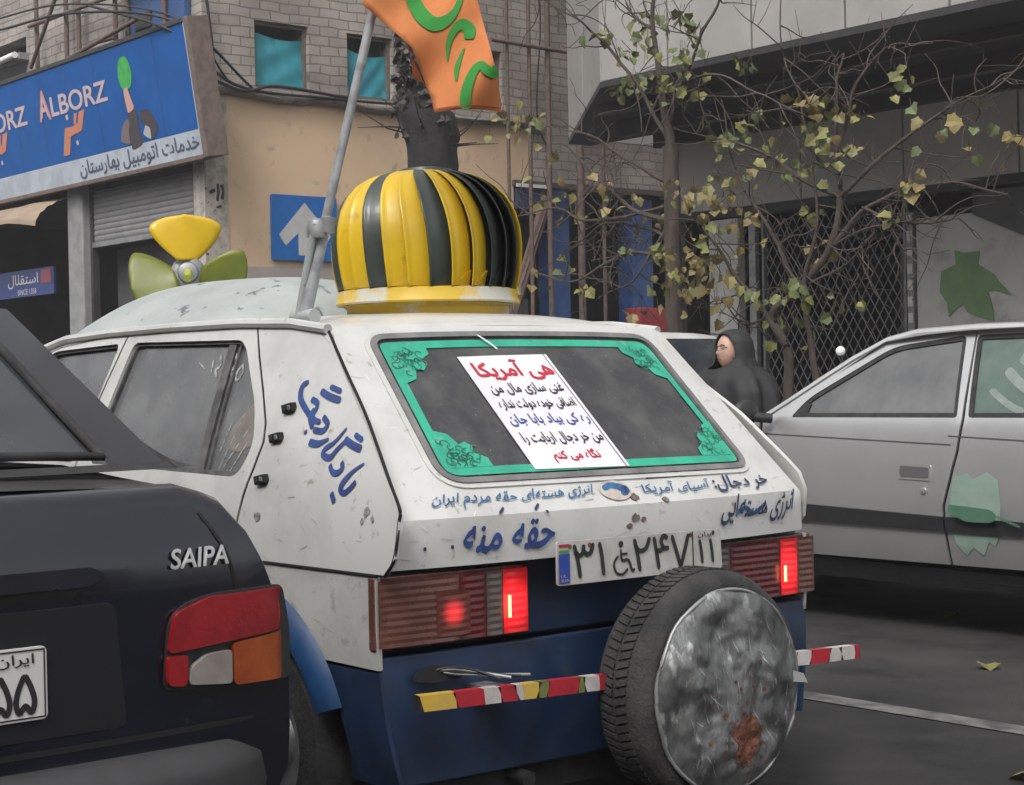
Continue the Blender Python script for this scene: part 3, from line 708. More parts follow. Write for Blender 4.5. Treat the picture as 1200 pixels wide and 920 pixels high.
# ------------------------------------------------------------------ wheels (shared builder)
def wheel(parent, x, y, r, wdt, s, rim_m, name='wheel'):
    """axis along y; s = +1 when the outside looks to the left"""
    t = MB(); h = wdt / 2
    t.lathe((x, y, r), (0, s, 0), [(r * .62, -h), (r * .93, -h), (r, -h * .7), (r, h * .7), (r * .93, h), (r * .66, h * 1.02), (r * .62, h * .8)], tyre_m, 36)
    o = t.build(name, parent, smooth=40)
    q = MB(); q.lathe((x, y, r), (0, s, 0), [(r * .62, h * .82), (r * .58, h * .5), (r * .3, h * .35), (r * .26, h * .6), (.001, h * .62)], rim_m, 28); q.build('rim', o, smooth=40)
    return o

# ================================================================== the painted white hatchback
def Ys(x, z):
    if z <= .62: y = .775 + .015 * max(0, min(1, (z - .3) / .32))
    elif z <= .78: y = .79
    elif z <= .96: y = .79 - .02 * ((z - .78) / .18) ** 2
    else: y = .77 - .16 * ((z - .96) / .41) ** 1.1
    if x > 2.9: y -= .10 * ((x - 2.9) / .9) ** 2
    if z < .5: y -= .03 * ((.5 - z) / .25) ** 2
    return y
def sideL(o=0.0): return lambda x, z: (x, Ys(x, z) + o, z)
RW = .050      # the body's middle lies a little left of the axis
def sideR(o=0.0): return lambda x, z: (x, -(Ys(x, z) - RW) - o, z)
ROOFZ = [(.40, 1.352), (.47, 1.382), (.60, 1.396), (.85, 1.405), (1.3, 1.410), (1.7, 1.405), (2.0, 1.385), (2.2, 1.345)]
def lerp_tab(T, x):
    if x <= T[0][0]: return T[0][1]
    for (a, p), (c, q) in zip(T, T[1:]):
        if x <= c: return p + (q - p) * (x - a) / (c - a)
    return T[-1][1]
car = thing('white_hatchback', 'old white hatchback with a dark blue lower body, covered in hand-painted Persian slogans', 'car', (1.8, 0, 0))
# inner dark shell
b = MB()
st = [(.14, .70), (.16, .86), (.26, 1.02), (.48, 1.31), (.9, 1.35), (1.5, 1.355), (2.0, 1.335), (2.2, 1.28), (2.62, .92), (3.2, .86), (3.65, .72)]
def shell(u, v):
    q = u * (len(st) - 1); i = int(min(q, len(st) - 2)); t = q - i
    x = st[i][0] + (st[i + 1][0] - st[i][0]) * t; zt = st[i][1] + (st[i + 1][1] - st[i][1]) * t
    a = v * 2 - 1; s = 1 if a >= 0 else -1; a = abs(a)
    if a < .45: return (x, (s * (Ys(x, zt) - .095) * a / .45) + .02, zt)
    z = zt + (.24 - zt) * (a - .45) / .55
    return (x, s * (Ys(x, z) - .085) + .02, z)
b.grid(shell, 40, 30, black_shell)
b.add([shell(0, v / 30) for v in range(31)], [tuple(range(31))], black_shell); b.build('cabin_shell', car, smooth=0)

ARC = (.55, .30)
def arc_pts(cx, cz, r, a0, a1, n=14): return [(cx + r * cos(radians(a0 + (a1 - a0) * i / n)), cz + r * sin(radians(a0 + (a1 - a0) * i / n))) for i in range(n + 1)]
Q_UP = [(.438, 1.345), (.62, 1.366), (.80, 1.372), (.735, 1.29), (.655, 1.195), (.590, 1.11), (.572, 1.06), (.585, .99), (.610, .92), (.66, .759), (-.035, .759), (-.075, .80), (-.088, .88), (-.072, .93), (.126, 1.103), (.30, 1.236)]
Q_LOW = [(.66, .751), (.66, .655)] + arc_pts(.55, .30, .37, 66, 141, 10) + [(.008, .53), (.006, .60), (.006, .751)]
Q_BLUE = [(.008, .522)] + [(.245, .522)] + arc_pts(.55, .30, .372, 146, 180, 6) + [(.19, .24), (-.01, .24)]
DOOR_R = [(.81, 1.372), (1.565, 1.376), (1.625, 1.10), (1.625, .33), (.95, .33)] + arc_pts(.55, .30, .385, 12, 62, 8) + [(.672, .75), (.622, .92), (.597, .99), (.584, 1.06), (.602, 1.11), (.667, 1.195), (.747, 1.29)]
WIN_R = rpoly([(1.512, 1.350), (.868, 1.338), (.825, 1.315), (.675, 1.155), (.622, 1.05), (.665, .968), (1.560, .985)], [.03, .05, .04, .05, .06, .04, .03])
DOOR_F = [(1.575, 1.376), (2.06, 1.366), (2.20, 1.318), (2.60, .985), (2.62, .90), (2.62, .33), (1.637, .33), (1.637, 1.10)]
WIN_F = rpoly([(1.605, 1.350), (2.055, 1.338), (2.13, 1.31), (2.50, .995), (1.648, .985)], [.03, .06, .05, .04, .03])
FEND = [(2.615, .97), (2.63, .33), (2.53, .33)] and [(2.632, .33), (2.632, .96), (3.1, .90), (3.62, .80), (3.74, .70), (3.74, .35), (3.25, .33)] + arc_pts(2.95, .30, .35, 10, 170, 14)
for mp, out, dr in ((sideL, (0, 1, 0), 'left'), (sideR, (0, -1, 0), 'right')):
    qu = Q_UP if dr == 'left' else [(x + (.085 if x < .12 else .06 if x < .35 else 0), z) for x, z in Q_UP]
    b = MB(); b.panel(qu, mp(), white, out, res=.05, thick=.012); b.panel(Q_LOW, mp(-.004), white_lower, out, res=.05, thick=.012)
    b.panel(Q_BLUE, mp(-.006), blue, out, res=.06, thick=.012)
    b.panel(FEND, mp(), white, out, res=.08, thick=.012)
    sg = 1 if dr == 'left' else -1
    b.tube([(x, sg * (Ys(x, z) + .004 - (RW if sg < 0 else 0)), z) for x, z in ((.436, 1.352), (.62, 1.374), (.9, 1.385), (1.3, 1.388), (1.7, 1.385), (2.0, 1.375), (2.17, 1.345), (2.4, 1.16), (2.62, .985))], .014, white)
    b.build('side_panel', car, bev=.004)
    if sg > 0:
        b = MB()
        for L in (catmull([V(p) for p in ((.452, 1.356), (.30, 1.243), (.126, 1.112), (-.064, .936), (-.082, .88), (-.070, .80), (-.03, .756))], 6), [V(p) for p in ((.0, .755), (.33, .755), (.655, .755))],
                  [V(p) for p in ((.805, 1.374), (.741, 1.29), (.661, 1.195), (.596, 1.11), (.578, 1.06), (.591, .99), (.616, .92), (.666, .755), (.667, .66))], [V(p) for p in ((1.57, 1.37), (1.631, 1.10), (1.631, .34))], [V(p) for p in ((.46, 1.362), (.62, 1.374), (.80, 1.379), (1.2, 1.380), (1.57, 1.381), (2.05, 1.371), (2.19, 1.33))]):
            b.tube([(p.x, Ys(p.x, p.y) - .0035, p.y) for p in L], .0045, black_shell, n=6)
        b.build('panel_gap', car, smooth=60)
    b = MB(); b.panel(DOOR_R, mp(), white, out, holes=[WIN_R], res=.05, thick=.012); dr_o = b.build('door', car, bev=.004)
    b = MB(); b.panel(WIN_R, mp(-.022), glass_dusty, out, res=.08, thick=.006)
    b.panel(offset_poly(WIN_R, .0), mp(-.010), gasket, out, holes=[offset_poly(WIN_R, .011)], res=.06, thick=.012)
    b.panel([(.945, 1.335), (.905, 1.335), (.868, .97), (.905, .97)], mp(-.012), gasket, out, res=.06, thick=.012)
    b.panel([(.888, 1.335), (.880, 1.335), (.842, .97), (.850, .97)], mp(-.014), gasket, out, res=.06, thick=.010)
    wo_ = b.build('window', dr_o, bev=.003)
    if sg > 0:
        c = MB(); mpp = lambda x, z: (x, Ys(x, z) - .0205, z); scr = mat('white_scrawl', (.42, .43, .43), (.18, .18, .18), 60, .7, lo=.45, hi=.55)
        for p, q in (([(1.02, 1.285), (1.01, 1.25)], .008), ([(.99, 1.30), (.97, 1.27), (.99, 1.255), (.965, 1.235)], .008), ([(.94, 1.30), (.92, 1.25)], .006), ([(.905, 1.30), (.885, 1.275), (.90, 1.25), (.875, 1.235)], .01),
                     ([(.85, 1.27), (.835, 1.25), (.85, 1.225), (.865, 1.245), (.85, 1.27)], .009), ([(1.10, 1.28), (1.05, 1.26)], .004), ([(.70, 1.10), (.78, .99)], .004), ([(.74, 1.16), (.80, .985)], .003), ([(.69, 1.06), (.74, .98)], .004), ([(.80, 1.12), (.83, .99)], .003)):
            c.stroke(p, q, mpp, scr, n=5)
        c.build('scrawl', wo_, smooth=0)
        c = MB(); c.panel(rpoly([(.64, 1.06), (.66, 1.16), (.72, 1.17), (.80, 1.09), (.80, 1.04), (.72, 1.03)], .03), lambda x, z: (x, Ys(x, z) - .0212, z), mat('cloth_behind_glass', (.22, .19, .17), (.13, .12, .11), 14, .8), (0, 1, 0), res=.05, thick=0); c.build('cloth', wo_, smooth=0)
    b = MB(); b.panel(DOOR_F, mp(), white, out, holes=[WIN_F], res=.06, thick=.012); df_o = b.build('door', car, bev=.004)
    b = MB(); b.panel(WIN_F, mp(-.022), glass_dusty, out, res=.08, thick=.006)
    b.panel(WIN_F, mp(-.010), gasket, out, holes=[offset_poly(WIN_F, .011)], res=.06, thick=.012); b.build('window', df_o, bev=.003)
    c = MB(); c.box((1.02, sg * .797, .80), (1.17, sg * .815, .825), steel) if sg > 0 else c.box((1.02, -.765, .80), (1.17, -.747, .825), steel); c.build('handle', dr_o, bev=.004)
    # flared rear arch in blue, and front arch
    b = MB()
    def flare(u, v, sg=sg, mp=mp):
        a = radians(18 + 160 * u); r = .335 + .062 * v
        x = ARC[0] - r * cos(a) * (1 if True else 1); z = ARC[1] + r * sin(a)
        k = sin(pi * min(1, v * 1.0)); p = mp(0)(x, max(z, .25)); return (p[0], p[1] + sg * (.028 * (1 - v ** 2) + .012 * (1 - v)) - sg * .001, z)
    b.grid(flare, 36, 8, blue_light)
    def lip(u, v, sg=sg, mp=mp):
        a = radians(18 + 160 * u); x = ARC[0] - .335 * cos(a); z = ARC[1] + .335 * sin(a); p = mp(0)(x, max(z, .25)); return (p[0], p[1] + sg * (.039 - .12 * v), z)
    b.grid(lip, 36, 2, blue); b.build('wheel_arch', car, smooth=50)
    for wx in (.55, 2.95): wheel(car, wx, sg * .70 + (.0 if sg > 0 else RW), .285, .16, sg, steel)
b = MB()
def roof(u, v):
    x = .40 + 1.78 * u; t = v * 2 - 1; z0 = lerp_tab(ROOFZ, x); hw = Ys(x, z0 - .03) + .004
    return (x + .012 * t * t, t * (hw - (RW if t < 0 else 0)), z0 + .012 - .045 * abs(t) ** 2.6)
b.grid(roof, 30, 24, white); b.build('roof', car, smooth=60)
b = MB()
def screen(u, v):
    x = 2.19 + .45 * v; t = u * 2 - 1; z = 1.33 - .36 * v - .03 * abs(t) ** 2.5; return (x - .08 * t * t, t * (Ys(x, z) - .02 - (RW if t < 0 else 0)), z)
b.grid(screen, 16, 8, car_glass); b.build('windscreen', car, smooth=180)
b = MB()
def hood(u, v):
    x = 2.6 + 1.13 * v; t = u * 2 - 1; return (x, t * (Ys(x, .8) - (RW if t < 0 else 0)), .985 - .20 * v ** 2 - .03 * abs(t) ** 3)
b.grid(hood, 12, 10, white); b.add([(3.735, .64, .32), (3.735, -.64, .32), (3.735, -.64, .78), (3.735, .64, .78)], [(0, 1, 2, 3)], rubber); b.build('bonnet', car, smooth=60)

# tailgate: coordinates y (to the left) and s (up along the skin, .131 = the crease line)
TP = [(-.048, .762), (-.052, .872), (-.034, .893), (.395, 1.362), (.425, 1.380), (.47, 1.388)]
TL = [0]
for (a, c), (d, e) in zip(TP, TP[1:]): TL.append(TL[-1] + sqrt((a - d) ** 2 + (c - e) ** 2))
S_R, S_T = TL[2], TL[3]
def tg(y, s, o=0.0):
    i = 0
    while i < len(TL) - 2 and s > TL[i + 1]: i += 1
    t = (s - TL[i]) / (TL[i + 1] - TL[i])
    x = TP[i][0] + (TP[i + 1][0] - TP[i][0]) * t; z = TP[i][1] + (TP[i + 1][1] - TP[i][1]) * t
    dx, dz = TP[i + 1][0] - TP[i][0], TP[i + 1][1] - TP[i][1]; L = sqrt(dx * dx + dz * dz)
    a = abs(y) / .72
    x += .050 * a ** 2.6; z -= .022 * a ** 2.6 * min(1, max(0, (s - S_R) / .5))
    return (x - dz / L * o, y, z + dx / L * o)
def tgm(o): return lambda y, s: tg(y, s, o)
def tgd(o): return lambda u, v: tg(-u, v + S_R, o)       # lettering: u to the right, v up from the crease
TGO = rpoly([(.762, 0), (.752, S_R - .02), (.735, S_R + .06), (.69, S_R + .33), (.608, S_T + .015), (-.560, S_T + .015), (-.642, S_R + .33), (-.686, S_R + .06), (-.702, S_R - .02), (-.712, 0)], [.01, .02, .05, .2, .04, .04, .2, .05, .02, .01])
GL = rpoly([(.555, S_R + .085), (.532, S_R + .605), (-.475, S_R + .605), (-.540, S_R + .075)], [.08, .05, .07, .06], 7)
tgate = None
b = MB(); b.panel(TGO, tgm(0), white, (-1, 0, .6), holes=[GL], res=.045, thick=.016)
# raised painted surround of the glass
b.panel(offset_poly(GL, -.016), tgm(.005), white, (-1, 0, .6), holes=[GL], res=.05, thick=.010)
tgate = b.build('tailgate', car, bev=.006, seg=3)
b = MB(); b.panel(offset_poly(GL, -.002), tgm(.009), seal_grey, (-1, 0, .6), holes=[offset_poly(GL, .016)], res=.05, thick=.016); b.build('rubber_seal', tgate, bev=.004)
G2 = offset_poly(GL, .014)
b = MB(); b.panel(G2, tgm(.001), glass_rear, (-1, 0, .6), res=.08, thick=.005); rg = b.build('rear_window', tgate, smooth=60)
# green sticker frame with ornamental corners
b = MB(); g3 = offset_poly(GL, .026); g4 = offset_poly(GL, .052)
b.panel(g3, tgm(.0035), green_tape, (-1, 0, .6), holes=[g4], res=.05, thick=0)
orn = green_tape
def corner(cy, cs, sy, ss):
    m = lambda u, v: tg(cy + sy * u * .82, cs + ss * v * .82, .0042)
    b.panel([(0, 0), (.155, 0), (.152, .035), (.11, .06), (.12, .085), (.10, .105), (.075, .095), (.055, .14), (.03, .15), (0, .16)], m, green_tape, (-1, 0, .6), res=.05, thick=0)
    m2 = lambda u, v: tg(cy + sy * u * .82, cs + ss * v * .82, .0052)
    dk = mat('sticker_dark_lines', (.012, .10, .07), (.02, .20, .13), 30, .5) if 'sticker_dark_lines' not in MATS else MATS['sticker_dark_lines']
    rnd = random.Random(int(cy * 1000 + cs * 10))
    for k in range(30):
        u, v = rnd.uniform(.008, .125), rnd.uniform(.008, .12); a = rnd.uniform(0, 6.3); r = rnd.uniform(.008, .022)
        if u + v > .20: continue
        b.stroke([(u + r * cos(a + q) * (1 - q * .13), v + r * sin(a + q) * (1 - q * .13)) for q in (0, .9, 1.8, 2.7, 3.6, 4.6)], .0042, m2, dk, n=4)
corner(.505, S_R + .135, -1, 1); corner(.500, S_R + .560, -1, -1); corner(-.445, S_R + .560, 1, -1); corner(-.495, S_R + .128, 1, 1)
b.build('green_border', rg, smooth=0)
# paper poster
PO = [(.293, S_R + .515), (-.017, S_R + .520), (-.066, S_R + .106), (.257, S_R + .114)]
def pom(o):
    def f(u, v):       # u 0..1 left to right, v 0..1 bottom to top
        tl, tr, br, bl = [V(p) for p in PO]
        p = (bl * (1 - u) + br * u) * (1 - v) + (tl * (1 - u) + tr * u) * v
        return tg(p.x, p.y, o)
    return f
b = MB(); b.panel([(0, 0), (1, 0), (1, 1), (0, 1)], pom(.006), paper, (-1, 0, .6), res=.12, thick=.0015)
b.panel([(.955, 0), (.965, 0), (.965, 1), (.955, 1)], pom(.0072), ink_black if False else gasket, (-1, 0, .6), res=.2, thick=0)
po = b.build('poster', rg, smooth=60)
b = MB(); m1 = pom(.0075)
b.text('هی آمریکا', m1, .08, .93, .775, .955, ink_red, .028)
b.text('غنی سازی مال من', m1, .10, .90, .64, .745, ink_black, .018)
b.text('اضافی خوده دولت نداره', m1, .08, .91, .505, .605, ink_black, .018)
b.text('ره کی بیاد بابا جان', m1, .07, .93, .365, .47, ink_blue, .018)
b.text('من خر دجال اربابت را', m1, .08, .93, .20, .31, ink_black, .018)
b.text('نگاه می کنم', m1, .26, .76, .045, .155, ink_red, .024)
b.build('lettering', po, smooth=0)
# hand lettering on the skin of the tailgate
b = MB(); m1 = tgd(.0042)
b.text('خر دجال:', m1, .335, .575, -.003, .052, brush_dark, .02, .06, .10)
b.text('آسیای آمریکا', m1, .06, .318, .004, .046, brush_teal, .012, .05, .12)
b.text('انرژی هسته‌ای حقه مردم ایران', m1, -.61, -.115, .006, .054, brush_teal, .014, .05, .14)
b.text('انرژی هسته‌ایی', m1, .335, .66, -.098, -.018, brush_dark, .016, .08, .14)
b.stroke([(.39, -.07), (.43, -.055), (.47, -.072), (.52, -.05)], .012, m1, brush_teal)
b.text('حقه منه', m1, -.548, -.275, -.105, -.035, brush_blue, .024, .04, .14)
for (u, v) in ((-.44, -.018), (-.33, -.014), (-.49, -.112), (-.33, -.108)): b.stroke([(u, v), (u + .02, v + .018)], .007, m1, brush_dark)
for (u, v) in ((-.66, -.09), (-.585, -.09), (-.30, -.022)): b.stroke([(u, v), (u + .008, v)], .009, m1, brush_dark)
b.build('painted_slogan', tgate, smooth=0)
# round emblem spot over the lock
b = MB(); m1 = tgd(.0035); m2 = tgd(.0045)
spot = mat('worn_emblem_ground', (.50, .46, .42), (.36, .28, .24), 30, .6)
b.panel([(-.035 + .055 * cos(a * pi / 12), .030 + .034 * sin(a * pi / 12)) for a in range(24)], m1, spot, (-1, 0, .6), res=.03, thick=0)
b.stroke([(-.075, .036), (-.04, .046), (-.005, .030), (-.02, .012)], [.016, .02, .03, .012], m2, brush_teal)
b.stroke([(-.01, .012), (.0, .03), (.006, .042)], [.012, .028, .01], m2, brush_blue)
b.build('emblem', tgate, smooth=0)
b = MB(); dirt = mat('rust_scab', (.10, .06, .045), (.22, .19, .17), 40, .9)
for (y, s, r) in ((0, S_R - .055, .018), (.02, S_R - .075, .012), (-.03, S_R - .06, .010), (-.015, S_R + .005, .02), (-.12, S_R - .012, .014)):
    b.panel([(y + r * cos(a * pi / 6) * random.uniform(.6, 1.1), s + .7 * r * sin(a * pi / 6) * random.uniform(.6, 1.1)) for a in range(12)], tgm(.003), dirt, (-1, 0, .6), res=.02, thick=.002)
b.build('lock_stub', tgate, smooth=0)
# scratches and grime on the skin
b = MB(); rs = random.Random(17); sc1 = mat('grey_scratch', (.36, .355, .34), (.27, .265, .255), 60, .8); sc2 = mat('bare_white_scratch', (.72, .72, .70), rough=.6)
for k in range(60):
    y = rs.uniform(-.66, .70); s0 = rs.choice([rs.uniform(.01, S_R - .01), rs.uniform(S_R + .005, S_R + .055)]) if k < 48 else rs.uniform(S_R + .1, S_R + .6)
    if k >= 48: y = rs.choice([rs.uniform(.575, .62), rs.uniform(-.60, -.565)])
    L = rs.uniform(.008, .05); an = rs.gauss(0, .35) + (pi / 2 if k % 4 == 0 else 0)
    b.stroke([(y, s0), (y + L * .5 * cos(an), s0 + min(.01, L * .5 * sin(an))), (y + L * cos(an), s0 + min(.018, L * sin(an)))], rs.uniform(.0008, .0018), tgm(.0019), sc1 if k % 2 else sc2, n=4)
b.stroke([(.19, S_T - .045), (.165, S_T - .075), (.15, S_T - .10)], .006, tgm(.012), sc2)
b.build('scratches', tgate, smooth=0)
b = MB()
for k in range(45):
    x, z = rs.uniform(.0, .56), rs.uniform(.60, 1.05)
    if x > .5 - (z - .9) * .2: continue
    L = rs.uniform(.006, .04); an = rs.gauss(.2, .5)
    b.stroke([(x, z), (x + L * .5 * cos(an), z + L * .5 * sin(an)), (x + L * cos(an), z + L * sin(an))], rs.uniform(.0008, .0016), sideL(.0012 if z > .76 else -.0028), sc1, n=4)
b.build('scratches', car, smooth=0)
# side slogan in blue brush strokes, latches and scars
b = MB(); m1 = sideL(.0025)
for pts, wd in (([(.446, 1.217), (.469, 1.205), (.461, 1.176), (.42, 1.147), (.373, 1.122), (.333, 1.113)], [.012, .022, .018, .016, .014]),
                ([(.375, 1.192), (.324, 1.177), (.272, 1.168)], .018), ([(.339, 1.203), (.281, 1.190)], .014), ([(.408, 1.172), (.372, 1.159), (.379, 1.128)], .016),
                ([(.356, 1.095), (.312, 1.092), (.298, 1.109), (.328, 1.128)], .016), ([(.361, 1.098), (.388, 1.128), (.378, 1.147)], .017), ([(.390, 1.093), (.385, 1.084)], .014),
                ([(.358, 1.064), (.317, 1.060), (.272, 1.073)], [.02, .018, .008]), ([(.207, 1.100), (.241, 1.067), (.276, 1.048), (.277, 1.033), (.244, 1.028), (.221, 1.049), (.19, 1.073)], [.008, .016, .017, .013]),
                ([(.203, 1.073), (.161, 1.059), (.119, 1.050)], .019), ([(.165, 1.085), (.124, 1.071)], .014), ([(.236, 1.011), (.218, .994), (.194, .992), (.178, 1.004), (.188, 1.019)], .015),
                ([(.090, 1.017), (.13, .996), (.161, .969), (.166, .951), (.144, .946), (.117, .964), (.108, .975)], [.006, .017, .015, .012]), ([(.203, .944), (.185, .921)], .018)):
    b.stroke(pts, wd, m1, brush_blue)
b.build('painted_slogan', car, smooth=0)
for (x, z) in ((.491, 1.149), (.509, 1.073), (.526, .966)):
    y = Ys(x, z); b = MB(); b.obox((x, y + .008, z), (.024, 0, -.004), (0, .009, 0), (0, .002, .0115), navy_trim); b.obox((x - .014, y + .018, z + .002), (.006, 0, 0), (0, .003, 0), (0, 0, .006), steel)
    b.obox((x + .012, y + .018, z), (.007, 0, 0), (0, .002, 0), (0, 0, .008), rubber); b.build('latch', car, bev=.003)
b = MB(); sc = mat('grime_scar', (.30, .30, .29), (.12, .12, .12), 90, .8, lo=.42, hi=.6)
for (x, z, r) in ((.045, .905, .018), (.02, .888, .010), (.06, .88, .009), (.535, .872, .016)):
    b.panel([(x + r * cos(a * pi / 5) * random.uniform(.5, 1.1), z + r * sin(a * pi / 5) * random.uniform(.5, 1.1)) for a in range(10)], sideL(.0016 if z > .76 else .0), sc, (0, 1, 0), res=.02, thick=0)
b.build('scuff', car, smooth=0)

# rear fascia below the tailgate
b = MB()
def fx(y, z): return .0 + .014 * (abs(y - .02) / .76) ** 6 - .012 * sin(pi * max(0, min(1, (z - .3) / .25)))
fm = lambda y, z: (fx(y, z), y, z)
b.panel([(.735, .24), (.775, .50), (.782, .56), (-.732, .56), (-.725, .50), (-.685, .24)], fm, blue, (-1, 0, 0), res=.07, thick=.015)
b.panel([(.775, .566), (.775, .757), (-.725, .757), (-.725, .566)], lambda y, z: (fx(y, .6) + .02, y, z), blue, (-1, 0, 0), res=.07, thick=.015)
b.build('rear_panel', car, bev=.01)
def lens(bm, y0, y1, z0, z1, m, base=0.0, ribs=10):
    def fn(u, v):
        y = y0 + (y1 - y0) * u; z = z0 + (z1 - z0) * v; k = abs(((v * ribs) % 1.0) - .5) * 2
        e = min(1, min(u, 1 - u) * 25); return (fx(y, .6) - .018 - base - .0013 * k * e, y, z)
    bm.grid(fn, max(4, int(abs(y1 - y0) / .02)), ribs * 4, m)
for sg in (1, -1):
    z0, z1 = .583, .742
    b = MB(); ro = 0 if sg > 0 else .028
    b.panel([(sg * (.34 - ro * .5), z0 - .008), (sg * (.790 - ro), z0 - .008), (sg * (.790 - ro), z1 + .008), (sg * (.34 - ro * .5), z1 + .008)], lambda y, z: (fx(y, .6) - .004, y, z), lens_dark, (-1, 0, 0), res=.08, thick=.03)
    tl = b.build('tail_light', car, bev=.005)
    def piece(name, ya, yb, za, zb, m, base=0.0, ribs=10):
        q = MB(); lens(q, sg * (ya - ro), sg * (yb - ro), za, zb, m, base, ribs); return q.build(name, tl, smooth=0)
    q = MB()
    if sg > 0:
        piece('amber_lens', .787, .556, z0, z1, lens_dark, 0, 9); piece('red_lens', .553, .475, z0, z1, lens_dull_red, 0, 9)
        piece('reversing_lens', .473, .423, z0, z1, lens_dull, 0, 9); piece('brake_lens', .421, .343, z0, z1, lamp_lit, .001, 9)
        piece('glow_spot', .625, .525, z0 + .012, z0 + .118, lamp_dim, .002, 6)
        q.box((fx(.4, .6) - .030, .405, z0 + .040), (fx(.4, .6) - .025, .411, z0 + .095), lamp_hot)
    else:
        piece('amber_lens', .787, .706, z0, z1, lens_dark, 0, 9); piece('brake_lens', .704, .630, z0, z1, lamp_lit, .001, 9)
        piece('red_lens', .628, .420, z0, z1, lens_dull_red, 0, 9); piece('reversing_lens', .418, .343, z0, z1, lens_dull, 0, 9)
        q.box((fx(.4, .6) - .030, -.610, z0 + .040), (fx(.4, .6) - .025, -.604, z0 + .085), lamp_hot)
    q.build('bulb', tl, smooth=0)
# number plate
b = MB(); PS = .047
pm = lambda u, v: (-.100 - .02 * (.81 - v), PS - u, v)
b.panel(rpoly([(-.268, .697), (.318, .695), (.314, .800), (-.266, .806)], .008), pm, plate_w, (-1, 0, 0), res=.2, thick=.006); pl = b.build('number_plate', car, bev=.0015)
pm = lambda u, v: (-.1022 - .02 * (.81 - v), PS - u, v)
pm2 = lambda u, v: (-.1034 - .02 * (.81 - v), PS - u, v)
b = MB(); b.panel([(-.264, .702), (-.228, .702), (-.227, .775), (-.263, .775)], pm, plate_b, (-1, 0, 0), res=.2, thick=0)
b.panel([(-.262, .778), (-.228, .778), (-.228, .785), (-.262, .785)], pm, mat('flag_stripe_green', (.05, .25, .06), rough=.6), (-1, 0, 0), res=.2, thick=0)
b.panel([(-.262, .792), (-.228, .792), (-.228, .799), (-.262, .799)], pm, tape_r, (-1, 0, 0), res=.2, thick=0)
b.text('I.R.', pm2, -.258, -.240, .716, .724, plate_w); b.text('IRAN', pm2, -.258, -.232, .705, .713, plate_w); b.build('country_strip', pl, smooth=0)
b = MB()
def digit(bm, ch, u, v, w_, h, mp, m, t):
    D = {'1': [[(.25, 1), (.45, .6), (.6, 0)]], '2': [[(.0, 1), (.18, .5), (.30, 0)], [(.05, .80), (.30, .62), (.70, .68), (.95, 1.0)]],
         '3': [[(.0, 1), (.18, .5), (.28, 0)], [(.06, .80), (.24, .66), (.44, .74), (.50, .98)], [(.50, .78), (.66, .68), (.86, .74), (.98, 1.0)]],
         '4': [[(.05, 1), (.20, .5), (.32, 0)], [(.92, .92), (.66, 1.0), (.50, .84), (.66, .64), (.98, .62)], [(.14, .60), (.40, .56), (.66, .64)]],
         '7': [[(.0, 1), (.25, .5), (.48, .0)], [(.48, .0), (.75, .5), (1.0, 1)]],
         '5': [[(.5, 1), (.15, .62), (.0, .28), (.18, .03), (.5, .20), (.82, .03), (1.0, .28), (.85, .62), (.5, 1)]]}
    for P in D[ch]: bm.stroke([(u + w_ * x, v + h * y) for x, y in P], t, mp, m, n=6)
for ch, u, w_ in (('3', -.212, .066), ('1', -.135, .035), ('2', -.005, .058), ('4', .062, .058), ('7', .130, .062), ('1', .226, .026), ('1', .266, .026)):
    hh = .085 if u < .2 else .064
    digit(b, ch, u, .711 if u < .2 else .713, w_, hh, pm, plate_k, .0125 if u < .2 else .0105)
b.text('ایران', pm, .226, .285, .782, .797, plate_k, .01)
# the wheelchair sign
b.panel([(-.052 + .0085 * cos(a * pi / 6), .786 + .0085 * sin(a * pi / 6)) for a in range(12)], pm, plate_k, (-1, 0, 0), res=.1, thick=0)
b.stroke([(-.053, .773), (-.050, .745), (-.027, .743), (-.016, .716), (-.006, .720)], .008, pm, plate_k, n=3); b.stroke([(-.051, .760), (-.030, .760)], .006, pm, plate_k)
b.stroke([(-.062, .757), (-.078, .738), (-.070, .714), (-.048, .709), (-.030, .722)], .007, pm, plate_k)
b.panel([(.205, .70), (.209, .70), (.209, .80), (.205, .80)], pm, plate_k, (-1, 0, 0), res=.2, thick=0)
for u in (-.225, -.16, .20, .285): b.panel([(u + .006 * cos(a * pi / 4), .792 + .006 * sin(a * pi / 4)) for a in range(8)], pm, rust, (-1, 0, 0), res=.1, thick=0)
b.build('lettering', pl, smooth=0)
# bar with reflective tape in place of a bumper
b = MB(); BZ0, BZ1 = .443, .484
b.box((-.13, -.80, BZ0 - .03), (-.09, .755, BZ1 - .03), steel) if False else None
def bar(y): return .465 - (.755 - y) * .035
b.obox((-.105, -.03, bar(-.03)), (0, .785, .785 * .035), (.0145, 0, 0), (0, -.0006, .0185), navy_trim)
for y in (.5, -.5):
    b.box((-.10, y - .03, bar(y) - .015), (.05, y + .03, bar(y) + .015), steel)
bmp = b.build('bumper_bar', car, smooth=0)
b = MB(); y = .752; rnd = random.Random(4)
seq = [(tape_y, .10), (tape_r, .085), (tape_w, .05), (tape_r, .05), (tape_w, .02), (tape_y, .05), (tape_g, .03), (tape_r, .10), (tape_g, .02), (tape_w, .05), (tape_r, .06), (tape_g, .02), (tape_y, .09)]
seq2 = [(tape_w, .06), (tape_r, .08), (tape_w, .05)] * 6
yy = .752
